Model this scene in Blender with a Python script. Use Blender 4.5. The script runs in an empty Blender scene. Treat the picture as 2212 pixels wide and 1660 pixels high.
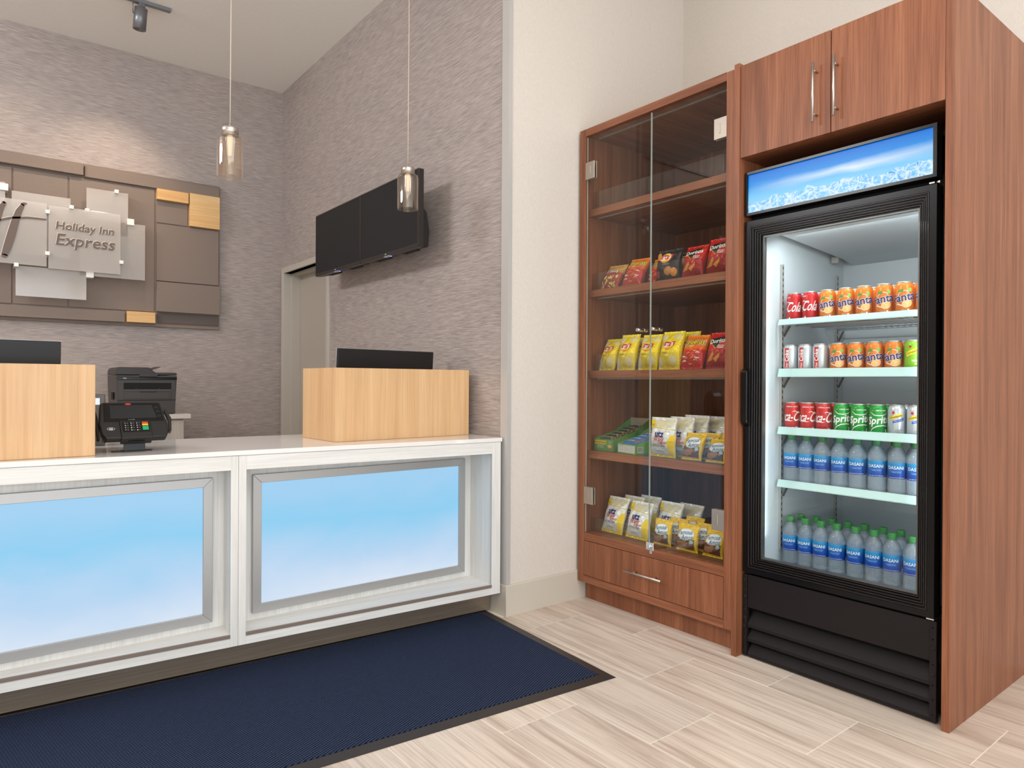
import bpy, bmesh, math, random
from mathutils import Matrix, Vector, Euler
C = bpy.context.scene.collection
SC = bpy.context.scene
PI = math.pi
R = math.radians
random.seed(4)

# ------------------------------------------------------------------ camera
cam = bpy.data.cameras.new('camera'); camo = bpy.data.objects.new('camera', cam); C.objects.link(camo)
cam.sensor_width = 36.0
cam.lens = 1485.64 / 2212 * 36.0
cam.clip_start = 0.02
yaw, pitch, roll = 0.906338579, -2.94727793e-3, 5.60290567e-3
f = Vector((math.cos(yaw), math.sin(yaw), 0)); r = Vector((math.sin(yaw), -math.cos(yaw), 0)); u = Vector((0, 0, 1))
f2 = f * math.cos(pitch) + u * math.sin(pitch); u2 = -f * math.sin(pitch) + u * math.cos(pitch)
rr = r * math.cos(roll) + u2 * math.sin(roll); uu = -r * math.sin(roll) + u2 * math.cos(roll)
m = Matrix((rr, uu, -f2)).transposed().to_4x4(); m.translation = (0, 0, 1.15)
camo.matrix_world = m
SC.camera = camo

# ------------------------------------------------------------------ world, lights, exposure
w = bpy.data.worlds.new('world'); SC.world = w; w.use_nodes = True
bg = w.node_tree.nodes['Background']; bg.inputs[0].default_value = (0.87, 0.94, 1.0, 1); bg.inputs[1].default_value = 1.32
SC.view_settings.view_transform = 'Standard'; SC.view_settings.look = 'None'
SC.view_settings.gamma = 1; SC.view_settings.use_curve_mapping = False
SC.view_settings.exposure = 0.0

def area(name, loc, rot, sx, sy, power, col):
    l = bpy.data.lights.new(name, 'AREA'); l.shape = 'RECTANGLE'; l.size = sx; l.size_y = sy
    l.energy = power; l.color = col
    o = bpy.data.objects.new(name, l); C.objects.link(o); o.location = loc; o.rotation_euler = rot
    return o
# unseen overhead fill added to brighten the lobby, then its window wall behind the photographer
area('lobby_overhead_fill', (0.4, 0.3, 3.56), (0, 0, 0), 3.2, 2.2, 52, (1, .975, .94))
area('window_daylight', (0.1, -2.9, 1.7), (R(124), 0, R(-12)), 4.6, 3.0, 116, (.86, .935, 1))
area('side_fill', (-3.15, -.4, 1.7), (R(122), 0, R(-90)), 3.0, 2.6, 38, (.86, .94, 1))  # added fill from the left for the TV wall and walnut fronts
area('tv_wall_fill', (-2.2, 3.85, 3.45), (R(52), 0, R(-90)), 1.6, .5, 78, (.96, .97, 1))  # added fill aimed at the TV wall, no fitting there
def spot(name, loc, tgt, power, ang, col, blend=.55, size=.03):
    l = bpy.data.lights.new(name, 'SPOT'); l.energy = power; l.spot_size = R(ang); l.spot_blend = blend; l.color = col; l.shadow_soft_size = size
    o = bpy.data.objects.new(name, l); C.objects.link(o); o.location = loc
    d = Vector(tgt) - Vector(loc); o.rotation_euler = d.to_track_quat('-Z', 'Y').to_euler()
    return o

# ------------------------------------------------------------------ material helpers
MATS = {}
def mat(name, col, rough=.5, metal=0, spec=.5, emit=None, es=1.0, alpha=None):
    if name in MATS: return MATS[name]
    x = bpy.data.materials.new(name); x.use_nodes = True
    b = x.node_tree.nodes['Principled BSDF']
    b.inputs['Base Color'].default_value = (*col, 1); b.inputs['Roughness'].default_value = rough
    b.inputs['Metallic'].default_value = metal; b.inputs['Specular IOR Level'].default_value = spec
    if emit:
        b.inputs['Emission Color'].default_value = (*emit, 1); b.inputs['Emission Strength'].default_value = es
    MATS[name] = x
    return x
def s2l(*c):
    return tuple(((v / 255) / 12.92 if v / 255 <= .04045 else ((v / 255 + .055) / 1.055) ** 2.4) for v in c)
class NT:
    def __init__(s, name):
        s.m = bpy.data.materials.new(name); s.m.use_nodes = True; s.t = s.m.node_tree; s.n = s.t.nodes; s.l = s.t.links
        s.b = s.n['Principled BSDF']; s.out = s.n['Material Output']; MATS[name] = s.m
    def add(s, ty, **kw):
        n = s.n.new(ty)
        for k, v in kw.items():
            if k.startswith('i_'):
                key = k[2:]; key = int(key) if key.isdigit() else key.replace('_', ' ')
                n.inputs[key].default_value = v
            else: setattr(n, k, v)
        return n
    def link(s, a, b): s.l.new(a, b)
    def coords(s, scale, src='Object', rot=(0, 0, 0), rnd=0):
        tc = s.add('ShaderNodeTexCoord'); mp = s.add('ShaderNodeMapping'); mp.inputs['Scale'].default_value = scale; mp.inputs['Rotation'].default_value = rot
        o = tc.outputs[src]
        if rnd:
            oi = s.add('ShaderNodeObjectInfo'); mu = s.add('ShaderNodeMath', operation='MULTIPLY'); mu.inputs[1].default_value = rnd
            s.link(oi.outputs['Random'], mu.inputs[0])
            va = s.add('ShaderNodeVectorMath', operation='ADD'); s.link(o, va.inputs[0]); s.link(mu.outputs[0], va.inputs[1]); o = va.outputs[0]
        s.link(o, mp.inputs[0]); return mp.outputs[0]
    def noise(s, vec, scale=1, detail=4, rough=.6, dist=0):
        n = s.add('ShaderNodeTexNoise'); s.link(vec, n.inputs['Vector']); n.inputs['Scale'].default_value = scale
        n.inputs['Detail'].default_value = detail; n.inputs['Roughness'].default_value = rough; n.inputs['Distortion'].default_value = dist
        return n.outputs[0]
    def ramp(s, fac, stops, interp='LINEAR'):
        n = s.add('ShaderNodeValToRGB'); n.color_ramp.interpolation = interp; e = n.color_ramp.elements
        while len(e) < len(stops): e.new(.5)
        for i, (p, c) in enumerate(stops): e[i].position = p; e[i].color = (*c, 1)
        s.link(fac, n.inputs[0]); return n.outputs[0]
    def mix(s, a, b, fac, mode='MIX'):
        n = s.add('ShaderNodeMix', data_type='RGBA', blend_type=mode)
        if hasattr(fac, 'links'): s.link(fac, n.inputs[0])
        else: n.inputs[0].default_value = fac
        for v, i in ((a, 6), (b, 7)):
            if hasattr(v, 'links'): s.link(v, n.inputs[i])
            else: n.inputs[i].default_value = (*v, 1)
        return n.outputs[2]
    def bump(s, h, strength=.2, dist=.002):
        n = s.add('ShaderNodeBump'); n.inputs['Strength'].default_value = strength; n.inputs['Distance'].default_value = dist
        s.link(h, n.inputs['Height']); s.link(n.outputs[0], s.b.inputs['Normal'])
    def col(s, c): s.link(c, s.b.inputs['Base Color'])
    def set(s, rough=.5, spec=.5, metal=0):
        s.b.inputs['Roughness'].default_value = rough; s.b.inputs['Specular IOR Level'].default_value = spec; s.b.inputs['Metallic'].default_value = metal

def wood(name, grain, dark, mid, light, rough=.42, fine=1.0, rnd=7.0, contrast=1):
    # grain: 'x','y','z' = direction the grain runs along
    t = NT(name)
    s = {'x': (.9, 22, 22), 'y': (22, .9, 22), 'z': (22, 22, .9)}[grain]
    v = t.coords(s, rnd=rnd); n1 = t.noise(v, 1.0, 3, .5, .6)
    c1 = t.ramp(n1, [(.24, dark), (.5, mid), (.76, light)])
    s2 = {'x': (5, 190, 190), 'y': (190, 5, 190), 'z': (190, 190, 5)}[grain]
    n2 = t.noise(t.coords(s2, rnd=rnd), 1.0 * fine, 3, .6)
    c2 = t.ramp(n2, [(.35, (.66, .63, .61)), (.6, (1.04, 1.04, 1.04))])
    t.col(t.mix(c1, c2, .75 * contrast, 'MULTIPLY')); t.set(rough, .4); t.bump(n2, .06, .0006)
    return t.m
WD, WM, WL = s2l(118, 69, 45), s2l(143, 87, 58), s2l(164, 105, 73)
walnut_z = wood('walnut_vertical', 'z', WD, WM, WL)
walnut_y = wood('walnut_horizontal', 'y', WD, WM, WL)
walnut_x = wood('walnut_depth', 'x', WD, WM, WL)
maple_z = wood('maple', 'z', s2l(208, 163, 116), s2l(219, 177, 130), s2l(227, 188, 143), .38, .7, contrast=.35)
maple_x = wood('maple_block', 'x', s2l(214, 164, 105), s2l(228, 182, 122), s2l(238, 198, 142), .4, .7, contrast=.4)
lam_z = wood('pale_laminate_vertical', 'z', s2l(222, 219, 214), s2l(232, 229, 224), s2l(238, 236, 232), .45, 1, contrast=.35)
lam_x = wood('pale_laminate_horizontal', 'x', s2l(222, 219, 214), s2l(232, 229, 224), s2l(238, 236, 232), .45, 1, contrast=.35)
taupe_lam = wood('taupe_laminate', 'z', s2l(176, 166, 154), s2l(190, 181, 170), s2l(200, 192, 182), .5, 1, contrast=.4)

def wallpaper(name, axis):
    t = NT(name)
    s = (11, 11, 460)
    n = t.noise(t.coords(s), 1, 3, .65, .0); n2 = t.noise(t.coords((1.6, 1.6, 3)), 1, 3)
    c = t.ramp(n, [(.35, s2l(144, 133, 129)), (.5, s2l(170, 158, 153)), (.65, s2l(193, 182, 175))])
    c2 = t.ramp(n2, [(.3, (.93, .93, .94)), (.7, (1.03, 1.02, 1.0))])
    t.col(t.mix(c, c2, 1, 'MULTIPLY')); t.set(.55, .3); t.bump(n, .35, .0012)
    return t.m
paper = wallpaper('streaked_taupe_wallpaper', 'x')
t = NT('cream_vinyl_wall'); n = t.noise(t.coords((240, 240, 60)), 1, 3); n2 = t.noise(t.coords((60, 60, 240)), 1, 3)
c = t.ramp(n, [(.3, s2l(218, 208, 197)), (.7, s2l(226, 217, 206))]); t.col(t.mix(c, t.ramp(n2, [(.3, (.97, .97, .97)), (.7, (1, 1, 1))]), 1, 'MULTIPLY')); t.set(.6, .25); t.bump(n2, .12, .0006)
cream = t.m
t = NT('ceiling_paint'); n = t.noise(t.coords((40, 40, 40)), 1, 3); t.col(t.ramp(n, [(.3, s2l(242, 238, 231)), (.7, s2l(245, 241, 235))])); t.set(.9, .1)
ceil_m = t.m
# floor tile: long soft veins along y, each tile its own cut
t = NT('vein_cut_tile')
n1 = t.noise(t.coords((13, .9, 1), rnd=37), 1, 5, .62, .9); n2 = t.noise(t.coords((85, 2.2, 1), rnd=37), 1, 4, .65, .4); n3 = t.noise(t.coords((30, 4, 1), rnd=11), 1, 2)
c1 = t.ramp(n1, [(.3, s2l(184, 164, 149)), (.47, s2l(213, 196, 181)), (.7, s2l(229, 215, 201))])
c2 = t.ramp(n2, [(.36, (.80, .77, .75)), (.52, (1, 1, 1))])
oi = t.add('ShaderNodeObjectInfo')
c3 = t.ramp(oi.outputs['Random'], [(0, (.95, .95, .95)), (1, (1.03, 1.02, 1.01))])
n5 = t.noise(t.coords((150, 1.6, 1), rnd=53), 1, 4, .7, .9); c5 = t.ramp(n5, [(.37, (.74, .70, .68)), (.46, (1, 1, 1)), (.7, (1.03, 1.03, 1.03))])
t.col(t.mix(t.mix(t.mix(c1, c2, .9, 'MULTIPLY'), c5, .75, 'MULTIPLY'), c3, 1, 'MULTIPLY')); t.set(.38, .4); t.bump(n2, .04, .0005)
tile_m = t.m
grout = mat('grout', s2l(240, 232, 220), .8)
# entrance mat pile
t = NT('navy_ribbed_pile')
wv = t.add('ShaderNodeTexWave', wave_type='BANDS', bands_direction='X'); wv.inputs['Scale'].default_value = 1; wv.inputs['Distortion'].default_value = .15; wv.inputs['Detail'].default_value = 1
t.link(t.coords((33, 33, 33), rot=(0, 0, R(-115))), wv.inputs['Vector'])
w2 = t.add('ShaderNodeTexWave', wave_type='BANDS', bands_direction='Y'); w2.inputs['Scale'].default_value = 1; w2.inputs['Distortion'].default_value = .8; w2.inputs['Detail'].default_value = 1
t.link(t.coords((40, 40, 40), rot=(0, 0, R(-100))), w2.inputs['Vector'])
ad = t.add('ShaderNodeMath', operation='MULTIPLY_ADD'); t.link(w2.outputs[1], ad.inputs[0]); ad.inputs[1].default_value = .55; ad.inputs[2].default_value = .45
mu = t.add('ShaderNodeMath', operation='MULTIPLY'); t.link(wv.outputs[1], mu.inputs[0]); t.link(ad.outputs[0], mu.inputs[1])
nn = t.noise(t.coords((500, 500, 500)), 1, 2)
c = t.ramp(mu.outputs[0], [(.0, s2l(20, 22, 34)), (.22, s2l(35, 42, 63)), (.8, s2l(70, 83, 112))])
t.col(t.mix(c, t.ramp(nn, [(.3, (.65, .65, .65)), (.7, (1.15, 1.15, 1.15))]), .8, 'MULTIPLY')); t.set(.95, .1); t.bump(mu.outputs[0], .8, .004)
pile = t.m
rubber = mat('black_brown_rubber', s2l(52, 45, 42), .45, spec=.4)
black = mat('black_plastic', s2l(30, 27, 27), .4, spec=.4)
blackgloss = mat('black_gloss', s2l(16, 14, 14), .2, spec=.3)
fridgeblack = mat('fridge_black_metal', s2l(30, 26, 26), .45, spec=.2)
darkgap = mat('deep_black', (.004, .004, .004), .8)
screenoff = mat('dark_screen', s2l(38, 39, 40), .32, spec=.3)
tvscreen = mat('tv_screen', s2l(38, 39, 41), .5, spec=.15)
bezel = mat('bronze_black_bezel', s2l(40, 33, 30), .35)
steel = mat('brushed_steel', s2l(200, 192, 184), .32, 1)
alu = mat('satin_aluminium', s2l(182, 180, 178), .42, .75)
chrome = mat('chrome', (.75, .75, .76), .12, 1)
greytrim = mat('grey_corner_trim', s2l(196, 192, 188), .4, .2)
basebm = mat('taupe_baseboard', s2l(206, 196, 181), .5)
framepaint = mat('door_frame_paint', s2l(192, 184, 172), .4)
doorpaint = mat('door_leaf_paint', s2l(184, 174, 162), .5)
whiteq = mat('white_quartz', s2l(240, 235, 231), .08, spec=.6)
edgestrip = mat('bronze_edge_strip', s2l(140, 124, 114), .4, .3)
t = NT('kick_plate_metal'); n = t.noise(t.coords((3, 3, 300)), 1, 4); t.col(t.ramp(n, [(.3, s2l(132, 116, 100)), (.7, s2l(158, 142, 124))])); t.set(.38, .5, .55)
kickm = t.m
t = NT('felt_taupe_panel'); n = t.noise(t.coords((600, 600, 600)), 1, 2); t.col(t.ramp(n, [(.3, s2l(124, 110, 101)), (.7, s2l(146, 131, 121))])); t.set(.8, .2); t.bump(n, .15, .0008)
felt = t.m
feltdark = mat('dark_felt_panel', s2l(96, 86, 82), .8)
whitecube = mat('white_standoff', s2l(240, 238, 232), .35)

def thin_glass(name, tint, k=1.0, ior=1.5, rough=0.0):
    t = NT(name); t.n.remove(t.b)
    tr = t.add('ShaderNodeBsdfTransparent'); tr.inputs[0].default_value = (*tint, 1)
    gl = t.add('ShaderNodeBsdfGlossy'); gl.inputs['Roughness'].default_value = rough; gl.inputs['Color'].default_value = (1, 1, 1, 1)
    lw = t.add('ShaderNodeLayerWeight'); lw.inputs[0].default_value = .5     # 'Facing' = 1 - |cos|, same from both sides
    pw = t.add('ShaderNodeMath', operation='POWER'); pw.inputs[1].default_value = 5; t.link(lw.outputs['Facing'], pw.inputs[0])
    mu = t.add('ShaderNodeMath', operation='MULTIPLY_ADD'); mu.inputs[1].default_value = .96 * k; mu.inputs[2].default_value = .042 * k; t.link(pw.outputs[0], mu.inputs[0])
    mx = t.add('ShaderNodeMixShader'); t.link(mu.outputs[0], mx.inputs[0]); t.link(tr.outputs[0], mx.inputs[1]); t.link(gl.outputs[0], mx.inputs[2])
    t.link(mx.outputs[0], t.out.inputs[0]); return t.m
doorglass = thin_glass('clear_glass', (.955, .96, .945), .56)
fridgeglass = thin_glass('fridge_door_glass', (.97, .985, .98), .40)
acrylic = thin_glass('clear_acrylic', (.95, .95, .94), .8)
amberglass = thin_glass('amber_glass', (.98, .935, .885), 1.5)
glassedge = mat('green_glass_edge', s2l(60, 92, 82), .15)
paleedge = mat('pale_glass_edge', s2l(170, 178, 170), .2)
def frosted(name, col, op, gl=.08):
    t = NT(name); t.n.remove(t.b)
    tr = t.add('ShaderNodeBsdfTransparent'); df = t.add('ShaderNodeBsdfDiffuse'); df.inputs[0].default_value = (*col, 1)
    tl = t.add('ShaderNodeBsdfTranslucent'); tl.inputs[0].default_value = (*col, 1)
    m0 = t.add('ShaderNodeMixShader'); m0.inputs[0].default_value = .35; t.link(df.outputs[0], m0.inputs[1]); t.link(tl.outputs[0], m0.inputs[2])
    m1 = t.add('ShaderNodeMixShader'); m1.inputs[0].default_value = op; t.link(tr.outputs[0], m1.inputs[1]); t.link(m0.outputs[0], m1.inputs[2])
    g = t.add('ShaderNodeBsdfGlossy'); g.inputs['Roughness'].default_value = .12; m2 = t.add('ShaderNodeMixShader'); m2.inputs[0].default_value = gl
    t.link(m1.outputs[0], m2.inputs[1]); t.link(g.outputs[0], m2.inputs[2]); t.link(m2.outputs[0], t.out.inputs[0]); return t.m
frost = frosted('frosted_sign_glass', s2l(214, 202, 190), .42)
# bottle: water seen through thin plastic
t = NT('bottle_plastic'); t.n.remove(t.b)
tr = t.add('ShaderNodeBsdfTransparent'); tr.inputs[0].default_value = (.86, .92, .97, 1)
rf = t.add('ShaderNodeBsdfRefraction'); rf.inputs['IOR'].default_value = 1.22; rf.inputs['Roughness'].default_value = .04; rf.inputs['Color'].default_value = (.88, .94, .99, 1)
df = t.add('ShaderNodeBsdfDiffuse'); df.inputs[0].default_value = (.80, .88, .96, 1)
gl = t.add('ShaderNodeBsdfGlossy'); gl.inputs['Roughness'].default_value = .08
lw = t.add('ShaderNodeLayerWeight'); lw.inputs[0].default_value = .35
m0 = t.add('ShaderNodeMixShader'); m0.inputs[0].default_value = .5; t.link(tr.outputs[0], m0.inputs[1]); t.link(rf.outputs[0], m0.inputs[2])
m1 = t.add('ShaderNodeMixShader'); m1.inputs[0].default_value = .20; t.link(m0.outputs[0], m1.inputs[1]); t.link(df.outputs[0], m1.inputs[2])
m2 = t.add('ShaderNodeMixShader'); mu = t.add('ShaderNodeMath', operation='MULTIPLY'); mu.inputs[1].default_value = .7; t.link(lw.outputs[0], mu.inputs[0]); t.link(mu.outputs[0], m2.inputs[0])
t.link(m1.outputs[0], m2.inputs[1]); t.link(gl.outputs[0], m2.inputs[2]); t.link(m2.outputs[0], t.out.inputs[0])
bottlem = t.m
# backlit sky print of the counter light boxes: soft blue, white towards the bottom
t = NT('backlit_sky_print'); tc = t.add('ShaderNodeTexCoord'); sp = t.add('ShaderNodeSeparateXYZ'); t.link(tc.outputs['Object'], sp.inputs[0])
n = t.noise(t.coords((2.2, 1, 3.5)), 1, 3, .5, .4)
ma = t.add('ShaderNodeMath', operation='MULTIPLY_ADD'); t.link(n, ma.inputs[0]); ma.inputs[1].default_value = .30; t.link(sp.outputs['Z'], ma.inputs[2])
cc = t.ramp(ma.outputs[0], [(.30, s2l(232, 241, 254)), (.50, s2l(192, 222, 251)), (.68, s2l(146, 213, 250)), (.84, s2l(166, 215, 250))])
t.b.inputs['Base Color'].default_value = (.02, .02, .02, 1); t.link(cc, t.b.inputs['Emission Color']); t.b.inputs['Emission Strength'].default_value = .90; t.set(.35, .2)
skyprint = t.m
# fridge header: blue gradient, white flare, ice along the bottom
t = NT('backlit_ice_print'); tc = t.add('ShaderNodeTexCoord'); sp = t.add('ShaderNodeSeparateXYZ'); t.link(tc.outputs['UV'], sp.inputs[0])
def mth(op, a, b=None, c=None):
    n = t.add('ShaderNodeMath', operation=op)
    for i, v in enumerate((a, b, c)):
        if v is None: continue
        if hasattr(v, 'links'): t.link(v, n.inputs[i])
        else: n.inputs[i].default_value = v
    return n.outputs[0]
U, V = sp.outputs[0], sp.outputs[1]
base = t.ramp(V, [(0, s2l(170, 224, 250)), (.42, s2l(120, 200, 246)), (.7, s2l(24, 146, 230)), (1, s2l(2, 112, 214))])
nz = t.noise(t.coords((2.2, 1.6, 1), 'UV'), 1, 3, .5, .3)
fl = mth('ABSOLUTE', mth('SUBTRACT', V, mth('MULTIPLY_ADD', nz, .35, .42)))
flare = t.ramp(fl, [(0, (1, 1, 1)), (.17, (0, 0, 0))]); flm = mth('MULTIPLY', flare, mth('MULTIPLY', .72, mth('PINGPONG', mth('MULTIPLY_ADD', U, 1.0, .0), .62)))
c = t.mix(base, s2l(238, 248, 255), mth('MULTIPLY', flm, 1.9))
vo = t.add('ShaderNodeTexVoronoi', feature='F1', distance='CHEBYCHEV'); t.link(t.coords((12, 3.2, 1), 'UV', rot=(0, 0, .5)), vo.inputs['Vector']); vo.inputs['Scale'].default_value = 1
v2 = t.add('ShaderNodeTexVoronoi', feature='DISTANCE_TO_EDGE'); t.link(t.coords((17, 4.3, 1), 'UV'), v2.inputs['Vector']); v2.inputs['Scale'].default_value = 1
n4 = t.noise(t.coords((19, 5, 1), 'UV'), 1, 4, .6, 1.6)
icec = t.ramp(mth('MULTIPLY_ADD', n4, .75, mth('MULTIPLY', vo.outputs['Distance'], .32)), [(.26, s2l(252, 254, 255)), (.40, s2l(190, 232, 252)), (.50, s2l(96, 188, 242)), (.56, s2l(214, 240, 254)), (.66, s2l(60, 164, 232)), (.8, s2l(20, 130, 220))])
icec = t.mix(s2l(246, 252, 255), icec, t.ramp(v2.outputs['Distance'], [(0, (.35, .35, .35)), (.10, (1, 1, 1))]))
hgt = t.noise(t.coords((9, 1, 1), 'UV'), 1, 2, .5)
edge = mth('MULTIPLY_ADD', hgt, .42, .17)
msk = mth('LESS_THAN', mth('ADD', V, mth('MULTIPLY', vo.outputs['Distance'], .16)), edge)
c = t.mix(c, icec, mth('MULTIPLY', msk, .92))
t.b.inputs['Base Color'].default_value = (.01, .01, .01, 1); t.link(c, t.b.inputs['Emission Color']); t.b.inputs['Emission Strength'].default_value = 1.0; t.set(.3, .2)
iceprint = t.m

# ------------------------------------------------------------------ mesh helpers
def BM(): return bmesh.new()
def box(bm, x0, x1, y0, y1, z0, z1, bev=0, mi=0, mtx=None, seg=1):
    b = bmesh.new(); bmesh.ops.create_cube(b, size=1)
    bmesh.ops.scale(b, vec=(x1 - x0, y1 - y0, z1 - z0), verts=b.verts); bmesh.ops.translate(b, vec=((x0 + x1) / 2, (y0 + y1) / 2, (z0 + z1) / 2), verts=b.verts)
    if bev: bmesh.ops.bevel(b, geom=b.edges[:], offset=bev, segments=seg, affect='EDGES', profile=.5)
    merge(bm, b, mtx, mi)
def merge(bm, b, mtx=None, mi=None):
    if mtx is not None: b.transform(mtx)
    vm = {v: bm.verts.new(v.co) for v in b.verts}
    for fc in b.faces:
        try:
            g = bm.faces.new([vm[v] for v in fc.verts]); g.material_index = fc.material_index if mi is None else mi; g.smooth = fc.smooth
        except ValueError: pass
    b.free()
def lathe(bm, prof, seg=24, mi=0, smooth=True, mtx=None, cap=False):
    b = bmesh.new(); rings = []
    for (rad, z) in prof:
        if rad < 1e-5: rings.append([b.verts.new((0, 0, z))])
        else: rings.append([b.verts.new((rad * math.cos(2 * PI * i / seg), rad * math.sin(2 * PI * i / seg), z)) for i in range(seg)])
    for a, c in zip(rings, rings[1:]):
        for i in range(seg):
            j = (i + 1) % seg
            if len(a) == 1 and len(c) == 1: continue
            if len(a) == 1: q = [a[0], c[j], c[i]][::-1]
            elif len(c) == 1: q = [a[i], a[j], c[0]]
            else: q = [a[i], a[j], c[j], c[i]]
            fc = b.faces.new(q); fc.smooth = smooth
    bmesh.ops.recalc_face_normals(b, faces=b.faces)
    merge(bm, b, mtx, mi)
def tube(bm, pts, rad, seg=10, mi=0, cap=True):
    b = bmesh.new(); pts = [Vector(p) for p in pts]; rings = []
    for i, p in enumerate(pts):
        d = (pts[min(i + 1, len(pts) - 1)] - pts[max(i - 1, 0)]).normalized()
        a = d.cross(Vector((0, 0, 1)) if abs(d.z) < .9 else Vector((1, 0, 0))).normalized(); c = d.cross(a)
        rings.append([b.verts.new(p + rad * (a * math.cos(2 * PI * k / seg) + c * math.sin(2 * PI * k / seg))) for k in range(seg)])
    for a, c in zip(rings, rings[1:]):
        for k in range(seg):
            fc = b.faces.new([a[k], a[(k + 1) % seg], c[(k + 1) % seg], c[k]]); fc.smooth = True
    if cap:
        b.faces.new(rings[0]); b.faces.new(rings[-1])
    bmesh.ops.recalc_face_normals(b, faces=b.faces)
    merge(bm, b, None, mi)
def prism(bm, poly, axis, a, c, mi=0, bev=0, mtx=None):
    # poly in the two other axes, extruded along axis from a to c
    b = bmesh.new()
    def P(p, t): return {'x': (t, p[0], p[1]), 'y': (p[0], t, p[1]), 'z': (p[0], p[1], t)}[axis]
    v0 = [b.verts.new(P(p, a)) for p in poly]; v1 = [b.verts.new(P(p, c)) for p in poly]; n = len(poly)
    b.faces.new(v0); b.faces.new(v1[::-1])
    for i in range(n): b.faces.new([v0[i], v1[i], v1[(i + 1) % n], v0[(i + 1) % n]])
    bmesh.ops.recalc_face_normals(b, faces=b.faces)
    if bev: bmesh.ops.bevel(b, geom=b.edges[:], offset=bev, segments=2, affect='EDGES', profile=.5)
    merge(bm, b, mtx, mi)
def frame(bm, axis, o, s, t0, t1, mi=0):
    # rectangular ring: outer o=(a0,a1,b0,b1), inner s, extruded along axis t0..t1, mitred
    b = bmesh.new()
    def P(p, q, t): return {'x': (t, p, q), 'y': (p, t, q), 'z': (p, q, t)}[axis]
    oc = [(o[0], o[2]), (o[1], o[2]), (o[1], o[3]), (o[0], o[3])]; ic = [(s[0], s[2]), (s[1], s[2]), (s[1], s[3]), (s[0], s[3])]
    for t_ in (0,):
        A = [b.verts.new(P(*p, t0)) for p in oc]; B = [b.verts.new(P(*p, t0)) for p in ic]; D = [b.verts.new(P(*p, t1)) for p in oc]; E_ = [b.verts.new(P(*p, t1)) for p in ic]
        for i in range(4):
            j = (i + 1) % 4
            b.faces.new([A[i], A[j], B[j], B[i]]); b.faces.new([D[i], E_[i], E_[j], D[j]]); b.faces.new([A[i], D[i], D[j], A[j]]); b.faces.new([B[i], B[j], E_[j], E_[i]])
    bmesh.ops.recalc_face_normals(b, faces=b.faces)
    merge(bm, b, None, mi)
def quad(bm, pts, mi=0):
    fc = bm.faces.new([bm.verts.new(p) for p in pts]); fc.material_index = mi; return fc

def obj(name, bm, mats, parent=None, world=False, **kw):
    me = bpy.data.meshes.new(name)
    if world and parent is not None:
        M_ = Matrix.LocRotScale(parent.location, parent.rotation_euler, None)
        bm.transform(M_.inverted())
    bm.normal_update(); bm.to_mesh(me); bm.free()
    for x in (mats if isinstance(mats, (list, tuple)) else [mats]): me.materials.append(x)
    o = bpy.data.objects.new(name, me); C.objects.link(o)
    if parent is not None: o.parent = parent
    for k, v in kw.items(): o[k] = v
    return o
def child(name, me, parent):
    o = bpy.data.objects.new(name, me); C.objects.link(o); o.parent = parent; return o
def thing(name, label, cat, loc=(0, 0, 0), rotz=0, group=None):
    o = bpy.data.objects.new(name, None); C.objects.link(o); o.location = loc; o.rotation_euler = (0, 0, rotz); o.empty_display_size = .05
    o['label'] = label; o['category'] = cat
    if group: o['group'] = group
    return o
def dup(root, loc, rot=None, label=None, group=None, skip=()):
    q = root.copy(); C.objects.link(q); q.location = loc
    if rot is not None: q.rotation_euler = rot if isinstance(rot, (tuple, Euler)) else (0, 0, rot)
    if label: q['label'] = label
    if group: q['group'] = group
    for ch in root.children:
        if ch.name.split('.')[0] in skip: continue
        c_ = ch.copy(); C.objects.link(c_); c_.parent = q
        for g in ch.children:
            d = g.copy(); C.objects.link(d); d.parent = c_
    return q
def struct(name, bm, mats, parent=None, **kw):
    o = obj(name, bm, mats, parent)
    if parent is None: o['kind'] = 'structure'
    for k, v in kw.items(): o[k] = v
    return o

# ------------------------------------------------------------------ 2-D print shapes, laid onto surfaces
_tc = {}
def T(s, size, x=0, y=0, bold=0, shear=0, sx=1.0, rot=0, arc=0):
    key = (s, bold)
    if key not in _tc:
        cu = bpy.data.curves.new('lettering_tmp', 'FONT'); cu.body = s; cu.size = 1; cu.offset = bold; cu.resolution_u = 2; cu.align_x = 'CENTER'; cu.fill_mode = 'FRONT'
        o = bpy.data.objects.new('lettering_tmp', cu); C.objects.link(o)
        me = bpy.data.meshes.new_from_object(o.evaluated_get(bpy.context.evaluated_depsgraph_get()))
        vs = [(v.co.x, v.co.y - .35) for v in me.vertices]; fs = [tuple(p.vertices) for p in me.polygons]
        bpy.data.objects.remove(o); bpy.data.curves.remove(cu); bpy.data.meshes.remove(me)
        _tc[key] = (vs, fs)
    vs, fs = _tc[key]; out = []
    ca, sa = math.cos(rot), math.sin(rot)
    for (a, b) in vs:
        p = (a * sx + b * shear) * size; q = b * size + arc * (a * size) ** 2
        out.append((x + p * ca - q * sa, y + p * sa + q * ca))
    return (out, fs)
def Outl(w_, m_, lv, *a, **k):
    out = []
    for q in range(8):
        dx, dy = w_ * math.cos(q * PI / 4), w_ * math.sin(q * PI / 4); b = list(a); b[2] += dx; b[3] += dy
        out.append((T(*b, **k), m_, lv))
    return out
def Poly(pts): return (list(pts), [tuple(range(len(pts)))])
def Rect(x0, x1, y0, y1): return Poly([(x0, y0), (x1, y0), (x1, y1), (x0, y1)])
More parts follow.
